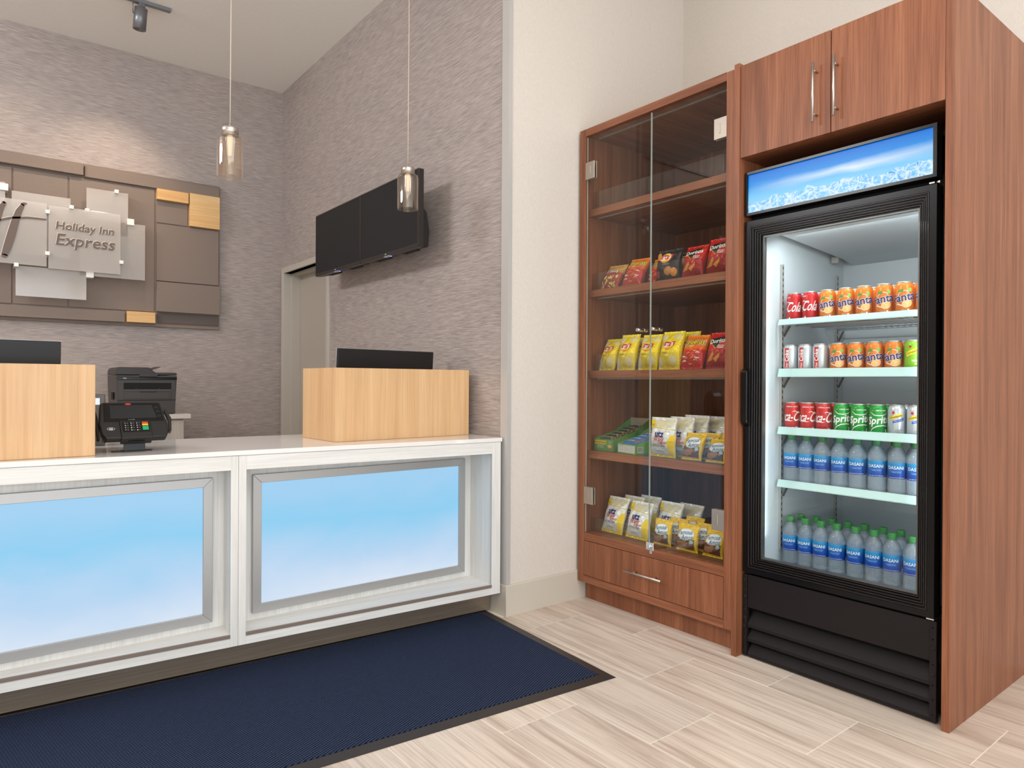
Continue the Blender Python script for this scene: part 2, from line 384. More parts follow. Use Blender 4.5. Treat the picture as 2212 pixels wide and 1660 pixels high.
def Ell(cx, cy, a, b, rot=0, n=20):
    ca, sa = math.cos(rot), math.sin(rot)
    return Poly([(cx + a * math.cos(2 * PI * i / n) * ca - b * math.sin(2 * PI * i / n) * sa, cy + a * math.cos(2 * PI * i / n) * sa + b * math.sin(2 * PI * i / n) * ca) for i in range(n)])
def Strk(pts, w_):
    L = []; Rr = []
    for i, p in enumerate(pts):
        a = pts[max(i - 1, 0)]; b = pts[min(i + 1, len(pts) - 1)]; dx, dy = b[0] - a[0], b[1] - a[1]; d = math.hypot(dx, dy) or 1
        ww = w_[i] if isinstance(w_, (list, tuple)) else w_
        L.append((p[0] - dy / d * ww / 2, p[1] + dx / d * ww / 2)); Rr.append((p[0] + dy / d * ww / 2, p[1] - dx / d * ww / 2))
    n = len(pts); vs = L + Rr; return (vs, [(i, i + 1, n + i + 1, n + i) for i in range(n - 1)])
def decal(name, layers, surf, parent, maxlen=.006, step=.00035, base=.0004):
    """layers: (shape, material, z-order)."""
    mats = []; bm = BM()
    for sh, mt, lv in layers:
        if mt not in mats: mats.append(mt)
        b = bmesh.new(); vs = [b.verts.new((p[0], p[1], 0)) for p in sh[0]]
        for fc in sh[1]:
            try: b.faces.new([vs[i] for i in fc])
            except ValueError: pass
        if maxlen:
            bmesh.ops.triangulate(b, faces=b.faces[:])
            for _ in range(4):
                le = [e for e in b.edges if e.calc_length() > maxlen]
                if not le: break
                bmesh.ops.subdivide_edges(b, edges=le, cuts=1); bmesh.ops.triangulate(b, faces=[fc for fc in b.faces if len(fc.verts) > 3])
        off = base + lv * step
        for v in b.verts: v.co = surf(v.co.x, v.co.y, off)
        for fc in b.faces: fc.smooth = True
        merge(bm, b, None, mats.index(mt))
    return obj(name, bm, mats, parent)
def flat_front(y0):           # facing -y, u = x, v = z
    return lambda a, b, off: Vector((a, y0 - off, b))
def inkm(n, *rgb, rough=.4): return mat('ink_' + n, s2l(*rgb), rough)
I_white = inkm('white', 245, 243, 240); I_red = inkm('red', 205, 30, 34); I_dred = inkm('dark_red', 150, 22, 26); I_black = inkm('black', 24, 22, 22)
I_navy = inkm('navy', 38, 44, 110); I_yel = inkm('yellow', 248, 212, 30); I_or = inkm('orange', 236, 128, 30); I_lor = inkm('light_orange', 250, 190, 110)
I_green = inkm('green', 60, 160, 60); I_pot = inkm('chip_yellow', 236, 216, 130); I_pot2 = inkm('chip_pale', 226, 214, 170); I_brn = inkm('brown', 108, 66, 48); I_cook = inkm('cookie', 178, 124, 86)
I_blue = inkm('blue', 36, 84, 178); I_lblue = inkm('light_blue', 176, 212, 232); I_teal = inkm('script_blue', 44, 128, 176); I_grey = inkm('grey', 150, 150, 155); I_curl = inkm('curl_orange', 240, 150, 60)
I_chip = inkm('chip_orange', 222, 150, 62)

# ================================================================== SETTING
# floor: tiles .337 x .675 with recessed joints
bm = BM(); box(bm, -3.2, 3.405, -3.2, 5.83, -.06, -.0012); floor = struct('floor', bm, grout)
TX, TY = .3365, .675
tm = {}
def tile_mesh(sx, sy):
    k = (round(sx, 3), round(sy, 3))
    if k not in tm:
        b = BM(); g = .0015; box(b, g, sx - g, g, sy - g, -.004, 0, bev=.0006)
        me = bpy.data.meshes.new('tile'); b.to_mesh(me); b.free(); me.materials.append(tile_m); tm[k] = me
    return tm[k]
cnt = 0
for i in range(-9, 5):
    x0 = 2.0365 + i * TX; sx = TX
    if x0 + sx > 3.405: sx = 3.405 - x0
    if sx < .03: continue
    offs = {0: 1.109, 1: .776, 2: 1.109 - TY, 3: .776}.get(i, 1.446 - TY if i == -1 else (1.109 if i % 2 == 0 else .776))
    y_end = 2.80 if x0 < 2.0 else 2.67
    j = -4
    while True:
        y0 = offs + j * TY; j += 1
        if y0 >= y_end: break
        sy = min(TY, y_end - y0)
        if y0 < -1.9 or sy < .03: continue
        t_ = child('tile', tile_mesh(sx, sy), floor); t_.location = (x0, y0, 0); cnt += 1
# reception floor beyond the counter, plain
bm = BM(); box(bm, -3.2, 2.05, 2.83, 5.829, -.004, 0); struct('floor_back', bm, tile_m, kind='structure')

H = 3.60
bm = BM(); box(bm, -3.2, 3.6, -3.2, 6.0, H, H + .1); struct('ceiling', bm, ceil_m)
bm = BM(); box(bm, -3.2, 2.3, 5.83, 5.95, 0, H); struct('wall_back', bm, paper)
# TV wall (plane x = 2.067) with the door opening y 4.86..5.755, z 0..2.055
bm = BM(); box(bm, 2.067, 2.19, 2.72, 4.86, 0, H); box(bm, 2.067, 2.19, 4.86, 5.755, 2.055, H); box(bm, 2.067, 2.19, 5.755, 5.83, 0, H); struct('wall_right', bm, paper)
bm = BM(); box(bm, 2.19, 3.405, 2.672, 2.80, 0, H); box(bm, 2.0672, 2.19, 2.6722, 2.7198, 0, H); struct('wall_front', bm, cream)
bm = BM(); box(bm, 3.405, 3.5, -3.2, 2.80, 0, H); struct('wall_far_right', bm, cream)
bm = BM(); box(bm, -3.3, -3.2, -3.2, 5.95, 0, H); struct('wall_left', bm, cream)
# corner trim
bm = BM(); prism(bm, [(2.058, 2.664), (2.082, 2.664), (2.082, 2.672), (2.067, 2.672), (2.067, 2.719), (2.058, 2.719)], 'z', .1525, H - .001); struct('trim_1', bm, greytrim)
# baseboards
bm = BM(); prism(bm, [(2.672, 0), (2.672, .152), (2.665, .152), (2.660, .146), (2.657, .01), (2.657, 0)], 'x', 2.052, 2.62); struct('baseboard_front', bm, basebm)
bm = BM(); prism(bm, [(2.067, 0), (2.067, .152), (2.060, .152), (2.056, .146), (2.052, .01), (2.052, 0)], 'y', 2.6722, 2.86); struct('baseboard_right', bm, basebm)
# door in the TV wall
bm = BM(); box(bm, 2.195, 2.235, 4.86, 5.755, .005, 2.05); d1 = struct('door_1', bm, doorpaint)
bm = BM()
box(bm, 2.052, 2.19, 5.752, 5.80, 0, 2.10, .002); box(bm, 2.052, 2.19, 4.812, 4.86, 0, 2.10, .002); box(bm, 2.052, 2.19, 4.86, 5.752, 2.055, 2.10, .002)
box(bm, 2.12, 2.194, 5.735, 5.752, 0, 2.055); box(bm, 2.12, 2.194, 4.86, 4.877, 0, 2.055); box(bm, 2.12, 2.194, 4.877, 5.735, 2.038, 2.055)
obj('door_frame', bm, framepaint, d1)
bm = BM(); tube(bm, [(2.195, 4.95, .98), (2.15, 4.95, .98), (2.15, 5.06, .98)], .009); obj('door_handle', bm, steel, d1)

# ================================================================== RECEPTION COUNTER (front runs at -3.8 deg)
CA = R(-3.796)
ctr = thing('reception_counter', 'long pale wood-grain reception counter with white quartz top over two blue glowing panels', 'counter', (2.05, 2.695, 0), CA)
MC = Matrix.Translation((2.05, 2.695, 0)) @ Matrix.Rotation(CA, 4, 'Z'); MCi = MC.inverted()
bm = BM(); box(bm, -3.9, 0.0, -.004, .70, .856, .875, .0015); obj('countertop', bm, whiteq, ctr)
# stiles and rails of the front; openings
for (x0, x1) in ((-.056, -.006), (-1.2045, -1.2335), (-1.263, -1.2345), (-2.44, -2.41), (-2.4405, -2.47), (-3.70, -3.67)):
    bm = BM(); box(bm, min(x0, x1), max(x0, x1), 0, .02, .11, .855, .0008); obj('stile', bm, lam_z, ctr)
for (x0, x1) in ((-1.2045, -.056), (-2.41, -1.263), (-3.67, -2.47)):
    bm = BM(); box(bm, x0, x1, 0, .02, .799, .855, .0006); obj('top_rail', bm, lam_x, ctr)
    bm = BM(); box(bm, x0, x1, 0, .02, .11, .144, .0006); obj('bottom_rail', bm, lam_x, ctr)
    bm = BM(); box(bm, x0, x1, -.003, .004, .1445, .1585, .0006); obj('edge_strip', bm, edgestrip, ctr)
    # recess shelf, back and sides
    bm = BM()
    def W2L(x, y, z): v = MCi @ Vector((x, y, z)); return v
    ya = 2.905
    wa = MC @ Vector((x0, 0, 0)); wb = MC @ Vector((x1, 0, 0))
    pa = MCi @ Vector((wa.x + .012, ya, 0)); pb = MCi @ Vector((wb.x + .012, ya, 0)); pa.x = x0; pb.x = x1
    quad(bm, [(x0, .004, .158), (x1, .004, .158), (x1, pb.y, .158), (x0, pa.y, .158)])
    obj('recess_shelf', bm, lam_x, ctr)
    bm = BM(); quad(bm, [(x0, .004, .799), (x0, pa.y, .799), (x1, pb.y, .799), (x1, .004, .799)]); obj('recess_soffit', bm, lam_x, ctr)
    bm = BM(); quad(bm, [(x0, pa.y, .158), (x1, pb.y, .158), (x1, pb.y, .799), (x0, pa.y, .799)]); obj('recess_back', bm, lam_z, ctr)
    bm = BM(); quad(bm, [(x0, .004, .158), (x0, pa.y, .158), (x0, pa.y, .799), (x0, .004, .799)]); obj('recess_side', bm, lam_z, ctr)
    bm = BM(); quad(bm, [(x1, .004, .158), (x1, .004, .799), (x1, pb.y, .799), (x1, pb.y, .158)]); obj('recess_side', bm, lam_z, ctr)
    # framed light panel, parallel to the recess back (world x)
    slope = (pb.y - pa.y) / (x1 - x0); yb = lambda x_: pa.y + slope * (x_ - x0)
    fx0, fx1 = x0 + .052, x1 - .045
    if x0 < -2: fx0 = x0 + .052
    fz0, fz1 = .188, .762; b_ = .036; th = .022
    def P3(x_, z_, dpt): return (x_, yb(x_) - dpt, z_)
    outer = [(fx0, fz0), (fx1, fz0), (fx1, fz1), (fx0, fz1)]; inner = [(fx0 + b_, fz0 + b_), (fx1 - b_, fz0 + b_), (fx1 - b_, fz1 - b_), (fx0 + b_, fz1 - b_)]
    e_ = .0008
    lb_bm = BM(); quad(lb_bm, [P3(*p, .012) for p in inner]); o_ = obj('light_panel', lb_bm, skyprint, ctr)
    for k in range(4):
        j = (k + 1) % 4; bm = BM()
        A, B_, Cc, D = outer[k], outer[j], inner[j], inner[k]
        v = [bm.verts.new(P3(*p, th)) for p in (A, B_, Cc, D)] + [bm.verts.new(P3(*p, .0)) for p in (A, B_, Cc, D)]
        for q in ((0, 1, 2, 3), (7, 6, 5, 4), (0, 4, 5, 1), (1, 5, 6, 2), (2, 6, 7, 3), (3, 7, 4, 0)): bm.faces.new([v[i] for i in q])
        bmesh.ops.recalc_face_normals(bm, faces=bm.faces); bmesh.ops.bevel(bm, geom=bm.edges[:], offset=.0012, segments=1, affect='EDGES')
        obj('light_frame_rail', bm, alu, o_)
# base board under the openings, underside, kick plate, carcass behind
bm = BM(); box(bm, -3.7, -.006, .02, .085, .11, .125); obj('underside', bm, lam_x, ctr)
bm = BM(); box(bm, -3.7, -.012, .085, .10, .0095, .12); obj('kick_plate', bm, kickm, ctr)
bm = BM(); box(bm, -3.7, -.004, .36, .38, .0, .856); box(bm, -.02, -.006, .02, .36, .11, .856); box(bm, -3.7, -3.68, .02, .36, .0, .856); obj('carcass', bm, lam_z, ctr)

# mat
mt_ = thing('entrance_mat', 'long navy blue ribbed floor mat with black rubber border along the counter', 'mat', (1.972, 1.852, 0))
# outline: right edge from (1.972,1.852) to (2.026,2.779); front edge to (-1.4, 2.145)
o4 = [(1.972, 1.852), (2.028, 2.815), (-1.35, 3.015), (-1.40, 2.145)]
bw = .048
def inset(p, d):
    n = len(p); out = []
    for i in range(n):
        a = Vector(p[i - 1]); b = Vector(p[i]); c_ = Vector(p[(i + 1) % n]); e1 = (b - a).normalized(); e2 = (c_ - b).normalized()
        n1 = Vector((-e1.y, e1.x)); n2 = Vector((-e2.y, e2.x)); bis = (n1 + n2).normalized(); out.append(tuple(b + bis * (d / bis.dot(n1))))
    return out
i4 = inset(o4, bw); i5 = inset(o4, bw - .004)
bm = BM(); n4_ = 4
z_ = lambda pts, z: [bm.verts.new((p[0] - 1.972, p[1] - 1.852, z)) for p in pts]
a0, a1, a2, a3 = z_(o4, .0003), z_(o4, .0022), z_(i5, .0068), z_(i5, .0005)
for A, B_ in ((a0, a1), (a1, a2), (a2, a3)):
    for i in range(4): bm.faces.new([A[i], A[(i + 1) % 4], B_[(i + 1) % 4], B_[i]])
bmesh.ops.recalc_face_normals(bm, faces=bm.faces); obj('rubber_border', bm, rubber, mt_)
bm = BM(); a0, a1 = z_(i4, .0005), z_(i4, .0085)
bm.faces.new(a1)
for i in range(4): bm.faces.new([a0[i], a0[(i + 1) % 4], a1[(i + 1) % 4], a1[i]])
bmesh.ops.recalc_face_normals(bm, faces=bm.faces); obj('ribbed_pile', bm, pile, mt_)

# ---- maple screening boxes on the counter (open towards the desk)
def maple_box(label, p0, ang, wd, dp, z1):
    b = thing('maple_privacy_box', label, 'screen', (p0[0], p0[1], .875), ang, 'maple boxes on the counter')
    bm = BM(); box(bm, 0, wd, 0, .019, .0005, z1 - .875, .0015); obj('front_panel', bm, maple_z, b)
    bm = BM(); box(bm, 0, .019, .019, dp, .0005, z1 - .875, .0015); obj('side_panel', bm, maple_z, b)
    bm = BM(); box(bm, wd - .019, wd, .019, dp, .0005, z1 - .875, .0015); obj('side_panel', bm, maple_z, b)
    return b
maple_box('pale maple box screen standing at the right end of the counter', (1.2765, 2.911), R(2.353), .7457, .350, 1.210)
maple_box('pale maple box screen on the counter left of the card reader', (-.385, 2.882), R(-.4), .7315, .350, 1.2035)

def monitor(label, pl_, pr, ztop):
    d = Vector((pr[0] - pl_[0], pr[1] - pl_[1])); L = d.length; a = math.atan2(d.y, d.x)
    b = thing('computer_monitor', label, 'monitor', (pl_[0], pl_[1], .875), a, 'monitors behind the maple boxes')
    h0, h1 = .10, ztop - .875; tilt = Matrix.Translation((0, 0, h0)) @ Matrix.Rotation(R(4), 4, 'X') @ Matrix.Translation((0, 0, -h0))
    bm = BM(); box(bm, 0, L, 0, .012, h0, h1, .002, mtx=tilt); obj('back_cover', bm, black, b)
    bm = BM(); box(bm, -.003, L + .003, .012, .018, h0 - .002, h1 + .0025, .001, mtx=tilt); obj('silver_rim', bm, alu, b)
    bm = BM(); box(bm, L / 2 - .02, L / 2 + .02, .02, .035, 0.012, .26, .002); obj('stand', bm, black, b)
    bm = BM(); box(bm, L / 2 - .11, L / 2 + .11, -.02, .14, 0.001, .012, .003); obj('foot', bm, black, b)
monitor('black computer monitor back showing above the right maple box', (1.391, 3.17), (1.969, 3.233), 1.310)
monitor('black computer monitor back showing above the left maple box', (-.235, 3.110), (.262, 3.160), 1.2955)

# ---- card terminal
ct = thing('card_terminal', 'black card payment terminal on a short stand with large dark touchscreen', 'card reader', (.485, 2.985, .875), R(1.5))
bm = BM(); box(bm, -.037, .037, -.030, -.026, .004, .075, .001, mtx=Matrix.Rotation(R(-4), 4, 'X')); box(bm, -.037, .037, -.030, .03, .0005, .005, .001)
box(bm, -.018, .018, -.028, .02, .055, .085, .002); obj('stand', bm, black, ct)
bm = BM(); box(bm, -.072, -.036, -.014, .012, .0005, .0045, .001); obj('stand_foot', bm, black, ct)
bm = BM(); box(bm, .036, .066, -.008, .016, .0005, .0045, .001); obj('stand_foot', bm, black, ct)
MT = Matrix.Translation((0, -.012, .118)) @ Matrix.Rotation(R(52), 4, 'X')    # plate plane: local x right, local y up the face, z out of the face
bm = BM()
prism(bm, [(-.112, -.052), (-.098, -.078), (.104, -.078), (.116, -.056), (.117, -.01), (.103, .082), (.094, .090), (-.096, .090), (-.106, .082), (-.117, -.01)], 'z', -.030, 0, bev=.005, mtx=MT)
obj('housing', bm, black, ct)
bm = BM(); prism(bm, [(-.100, -.002), (.106, -.002), (.096, .082), (-.094, .082)], 'z', .0002, .0022, mtx=MT, bev=.0008); obj('face_plate', bm, blackgloss, ct)
bm = BM(); prism(bm, [(-.078, .010), (.082, .010), (.070, .072), (-.074, .072)], 'z', .0024, .0030, mtx=MT); obj('screen', bm, screenoff, ct)
bm = BM()
for k in range(3): box(bm, .083 - k * .003, .098 - k * .003, .012 + k * .020, .027 + k * .020, .0024, .0034, .0005, mtx=MT)
obj('side_keys', bm, darkgap, ct)
bm = BM(); box(bm, -.050, .056, -.084, -.004, -.034, .007, .003, mtx=MT, seg=2); kp = obj('keypad_block', bm, black, ct)
bm = BM(); box(bm, -.043, .049, -.056, -.010, .0071, .0082, .0004, mtx=MT); obj('keypad_plate', bm, blackgloss, ct)
for (kx, ky, kh, mm, nm) in ((.034, -.0165, .0075, mat('key_red', s2l(214, 60, 40), .4), 'cancel_key'), (.034, -.0255, .0075, mat('key_yellow', s2l(232, 190, 30), .4), 'clear_key'), (.034, -.041, .018, mat('key_green', s2l(20, 160, 100), .4), 'enter_key')):
    bm = BM(); box(bm, kx - .010, kx + .011, ky - kh / 2, ky + kh / 2, .0083, .0105, .0006, mtx=MT); obj(nm, bm, mm, kp)
lay = []
keys = ['1', '2', '3', '4', '5', '6', '7', '8', '9', '*', '0', '#']
for q in range(12):
    cx, cy = -.033 + (q % 3) * .020, -.0165 - (q // 3) * .0105
    lay.append((T(keys[q], .0072, cx, cy, .012), I_white, 0)); lay.append((Rect(cx + .005, cx + .011, cy - .0006, cy + .0007), I_grey, 0))
decal('key_legends', lay, lambda a, b, off: MT @ Vector((a, b, .0083 + off)), ct, None)
decal('maker_badge', [(Ell(-.012, .0775, .011, .0042), inkm('badge_red', 196, 52, 40), 0)], lambda a, b, off: MT @ Vector((a, b, .0022 + off)), ct, None)
decal('model_lettering', [(T('touch 480', .0055, -.008, .0045, .01), I_grey, 0)], lambda a, b, off: MT @ Vector((a, b, .0022 + off)), ct, None)
decal('contactless_mark', [(T('))))', .010, -.080, -.035, .02), I_white, 0), (Strk([(-.093 + .013 * math.cos(a_ / 12 * 2 * PI) + .013, -.035 + .006 * math.sin(a_ / 12 * 2 * PI)) for a_ in range(13)], .0008), I_white, 0)],
      lambda a, b, off: MT @ Vector((a, b, (.0022 if b > -.002 else .0002) + off)), ct, None)
bm = BM(); box(bm, -.024, .030, -.0875, -.0843, -.018, -.012, .0005, mtx=MT); obj('card_slot', bm, darkgap, ct)
bm = BM(); prism(bm, [(-.128, -.074), (-.119, -.078), (-.117, .02), (-.122, .055), (-.134, .02)], 'z', -.022, -.004, bev=.003, mtx=MT); obj('stylus_holder', bm, blackgloss, ct)
bm = BM(); prism(bm, [(.119, -.055), (.127, -.05), (.135, .01), (.118, .062), (.113, .05), (.122, .01)], 'z', -.02, -.002, bev=.002, mtx=MT); obj('stylus_arm', bm, black, ct)

# desk phone peeking out, behind the left maple box
dv = thing('desk_phone', 'small dark desk phone with lit screen half hidden behind the left maple box', 'phone', (.36, 3.30, .875), R(-8))
bm = BM(); prism(bm, [(0, 0), (.12, 0), (.12, .175), (.075, .215), (.055, .212), (0, .05)], 'x', -.09, .072, bev=.004); obj('body', bm, mat('phone_grey', s2l(92, 86, 82), .4), dv)
bm = BM(); prism(bm, [(.046, .196), (.051, .198), (.041, .172), (.036, .170)], 'x', -.06, .052); obj('lit_screen', bm, mat('phone_screen', (.02, .02, .02), .3, emit=s2l(226, 238, 250), es=1.0), dv)
bm = BM(); box(bm, .055, .078, .0, .05, .01, .055, .006, seg=2); obj('handset', bm, black, dv)

# ---- back counter with printer
bc = thing('back_counter', 'low grey laminate back counter with thick worktop against the back wall', 'counter', (0, 5.12, 0))
bm = BM(); box(bm, -1.6, 1.188, 0, .705, .885, .9165, .0015); obj('worktop', bm, mat('worktop_pale', s2l(214, 205, 196), .4), bc)
for k in range(5):
    x1 = 1.147 - k * .45
    bm = BM(); box(bm, x1 - .447, x1, .02, .038, .10, .872, .001); obj('cabinet_door', bm, taupe_lam, bc)
bm = BM(); box(bm, -1.5, 1.147, .04, .70, 0, .8845); obj('carcass', bm, taupe_lam, bc)
pr_ = thing('printer', 'black multifunction laser printer with document feeder on the back counter', 'printer', (.925, 5.17, .9165), R(0))
dg = mat('printer_dark_grey', s2l(66, 60, 58), .45); dg2 = mat('printer_lid_grey', s2l(54, 48, 46), .45)
bm = BM(); prism(bm, [(-.172, 0), (.172, 0), (.178, .10), (.185, .264), (-.185, .264), (-.180, .10)], 'y', 0.006, .38, bev=.006); obj('body', bm, dg, pr_)
bm = BM(); box(bm, -.176, .176, -.002, .010, .098, .230, .002); obj('front_panel', bm, dg, pr_)
bm = BM(); box(bm, -.173, .173, -.003, .012, .004, .094, .003); obj('paper_tray', bm, dg, pr_)
bm = BM(); box(bm, -.142, .146, -.0055, .0, .168, .214, .001); obj('output_slot', bm, darkgap, pr_)
bm = BM(); box(bm, -.142, .146, -.006, -.0025, .160, .170, .001); box(bm, -.07, -.067, -.007, -.003, .166, .176); box(bm, .07, .073, -.007, -.003, .166, .176); obj('slot_lip', bm, mat('slot_grey', s2l(84, 78, 76), .5), pr_)
bm = BM(); box(bm, -.142, .146, -.0045, 0, .106, .152, .0015); obj('manual_feed_cover', bm, dg, pr_)
bm = BM(); box(bm, -.045, .055, -.006, -.004, .150, .154, .0005); obj('grip_slot', bm, darkgap, pr_)
bm = BM(); prism(bm, [(0.0, .236), (0.0, .252), (.045, .262), (.045, .236)], 'x', -.18, .183, bev=.002); cpn = obj('control_panel', bm, blackgloss, pr_)
bm = BM(); prism(bm, [(-.002, .2405), (-.002, .248), (.0, .248), (.0, .2405)], 'x', -.145, -.125); obj('button_strip', bm, mat('panel_lcd', s2l(176, 160, 146), .4), cpn)
bm = BM()
prism(bm, [(-.186, .266), (.186, .266), (.186, .281), (.178, .284), (.052, .284), (.012, .318), (-.165, .318), (-.180, .308), (-.186, .285)], 'y', .016, .37, bev=.004); obj('document_feeder', bm, dg2, pr_)
bm = BM(); prism(bm, [(.03, .300), (.034, .298), (.098, .322), (.094, .326)], 'y', .09, .30); obj('paper_rest', bm, dg2, pr_)
bm = BM(); prism(bm, [(-.050, .254), (.062, .254), (.062, .274), (.055, .279), (-.043, .279), (-.050, .274)], 'y', -.006, .018, bev=.002); obj('lid_grip', bm, dg2, pr_)
bm = BM(); box(bm, -.190, -.186, .10, .17, .10, .15, .001); obj('side_grip', bm, darkgap, pr_)

# ---- wall sign on the back wall (everything in world x/z at y = 5.83 - depth)
sg = thing('wall_sign', 'taupe fabric-panel wall sign with frosted glass plates and maple blocks', 'sign', (.135, 5.83, 1.556))
def panel(name, x0, x1, z0, z1, d0, d1, m_, bev=.003, **kw):
    bm = BM(); box(bm, x0, x1, 5.83 - d1, 5.83 - d0, z0, z1, bev, seg=2); return obj(name, bm, m_, sg, world=True, **kw)
panel('backing_board', -1.28, 1.556, 1.556, 2.706, .001, .022, felt, .002)
panel('felt_panel', -.20, .6165, 2.611, 2.694, .022, .066, felt)
panel('felt_panel', .625, 1.546, 2.606, 2.686, .022, .050, felt)
panel('felt_panel', .536, 1.082, 1.668, 2.597, .022, .030, felt)
panel('felt_panel', .213, .526, 1.667, 2.597, .022, .028, felt)
panel('felt_panel', -.35, .203, 1.667, 2.597, .022, .030, felt)
panel('felt_panel', -1.27, -.36, 1.58, 2.69, .022, .034, felt)
panel('felt_panel', 1.094, 1.315, 2.352, 2.518, .022, .030, felt)
panel('felt_panel', 1.094, 1.545, 1.908, 2.342, .022, .040, felt)
panel('felt_panel', 1.094, 1.5555, 1.672, 1.900, .022, .052, felt)
panel('felt_panel', 1.101, 1.547, 1.583, 1.664, .022, .028, feltdark)
panel('felt_panel', -.36, .883, 1.577, 1.655, .022, .052, felt)
panel('maple_block', 1.092, 1.3145, 2.523, 2.604, .022, .066, maple_x, .002)
panel('maple_block', 1.3225, 1.5455, 2.352, 2.608, .022, .066, maple_x, .002)
panel('maple_block', .8935, 1.0845, 1.580, 1.660, .022, .062, maple_x, .002)
for (x0, x1, z0, z1, d) in ((.4035, .839, 1.914, 2.349, .14), (.590, 1.0055, 1.890, 2.301, .105), (.630, .8925, 2.20, 2.518, .105), (.200, .535, 2.00, 2.422, .105), (-.20, .3945, 1.9245, 2.3585, .14), (.2225, .632, 1.7155, 1.9195, .105), (-.30, .165, 2.12, 2.47, .105)):
    gp = panel('frosted_glass_plate', x0, x1, z0, z1, d - .008, d, frost, .0008)
for (x, z, big, d) in ((.817, 2.519, 0, .105), (.634, 2.354, 0, .105), (.907, 2.310, 1, .105), (.537, 2.354, 0, .14), (.398, 2.300, 0, .14), (.398, 2.015, 0, .14), (.844, 2.003, 0, .14), (.652, 1.900, 1, .105), (.225, 1.918, 0, .14), (.158, 2.435, 1, .105), (-.1, 1.93, 0, .14)):
    h = .023 if big else .0125
    bm = BM(); box(bm, x - h, x + h, 5.83 - d - .016, 5.83 - .022, z - h, z + h, .001); obj('standoff_cube', bm, whitecube, sg, world=True)
    bm = BM()
yl = 5.83 - .140
def sign_letters(layers, m_, name):
    sh = []
    decal(name, [(s_, m_, l_) for s_, l_ in layers], lambda a, b, off: Vector((a - .135, yl - off - 5.83, b - 1.556)), sg, None, step=.0015, base=.002)
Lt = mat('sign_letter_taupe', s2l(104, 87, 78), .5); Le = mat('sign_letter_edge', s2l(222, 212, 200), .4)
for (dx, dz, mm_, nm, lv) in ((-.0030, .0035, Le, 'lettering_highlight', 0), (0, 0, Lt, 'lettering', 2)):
    def G(sh): return ([(a + dx, b + dz) for a, b in sh[0]], sh[1])
    L = [(G(T('Holiday Inn', .074, .622, 2.219, .016, .12, 1.04)), lv), (G(T('Express', .112, .626, 2.124, .012, .14, 1.03)), lv)]
    # curved emblem: two swept strokes and a crossbar
    leg = [(.160, 1.975), (.176, 2.03), (.196, 2.11), (.216, 2.20), (.238, 2.28), (.262, 2.33)]
    L.append((G(Strk(leg, [.035, .045, .048, .044, .036, .022])), lv)); L.append((G(Ell(.160, 1.972, .018, .012, 0)), lv)); L.append((G(Strk([(.255, 2.325), (.266, 2.336), (.282, 2.337)], [.024, .018, .008])), lv))
    L.append((G(Strk([(a_ + -.10, b_) for a_, b_ in leg], [.035, .045, .048, .044, .036, .022])), lv)); L.append((G(Strk([(.154, 2.322), (.164, 2.330)], [.016, .008])), lv))
    L.append((G(Strk([(-.05, 2.10), (.02, 2.148), (.10, 2.190), (.19, 2.228), (.29, 2.245), (.392, 2.247)], [.003, .010, .013, .014, .013, .011])), lv))
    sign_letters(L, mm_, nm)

# ---- ceiling track with spotlight
tk = thing('track_light', 'short grey ceiling track carrying a small silver cylinder spotlight', 'light', (.9, 4.98, H))
bm = BM(); box(bm, -1.8, 1.02, 4.963, 4.998, H - .022, H - .001, .002); obj('track', bm, mat('track_grey', s2l(132, 134, 138), .4, .4), tk, world=True)
sil = mat('spot_silver', s2l(126, 126, 130), .38, .6)
for (sx, vis) in ((.845, 1), (-.35, 0)):
    bm = BM(); lathe(bm, [(0, 0), (.034, 0), (.0385, -.003), (.0385, -.135), (.034, -.135), (.030, -.128), (0, -.120)], 24, mtx=Matrix.Translation((sx, 4.98, 3.548)) @ Matrix.Rotation(R(6), 4, 'X') @ Matrix.Rotation(R(3), 4, 'Y')); sp_ = obj('lamp_body', bm, sil, tk, world=True)
    bm = BM(); box(bm, sx - .014, sx + .022, 4.962, 4.999, H - .048, H - .022, .002); tube(bm, [(sx, 4.98, H - .045), (sx, 4.98, 3.548)], .006); obj('track_adapter', bm, sil, tk, world=True)
    bm = BM(); tube(bm, [(sx - .012, 4.98, H - .03), (sx - .046, 4.98, H - .03), (sx - .046, 4.98, 3.51), (sx - .037, 4.98, 3.495)], .0025, 6); obj('cable', bm, black, tk, world=True)
    spot('track_spot_lamp', (sx, 5.02, 3.40), (sx + (-.08 if vis else .75), 5.83, 2.35), 38 if vis else 30, 70, (1, .79, .58), 1.0, .02)

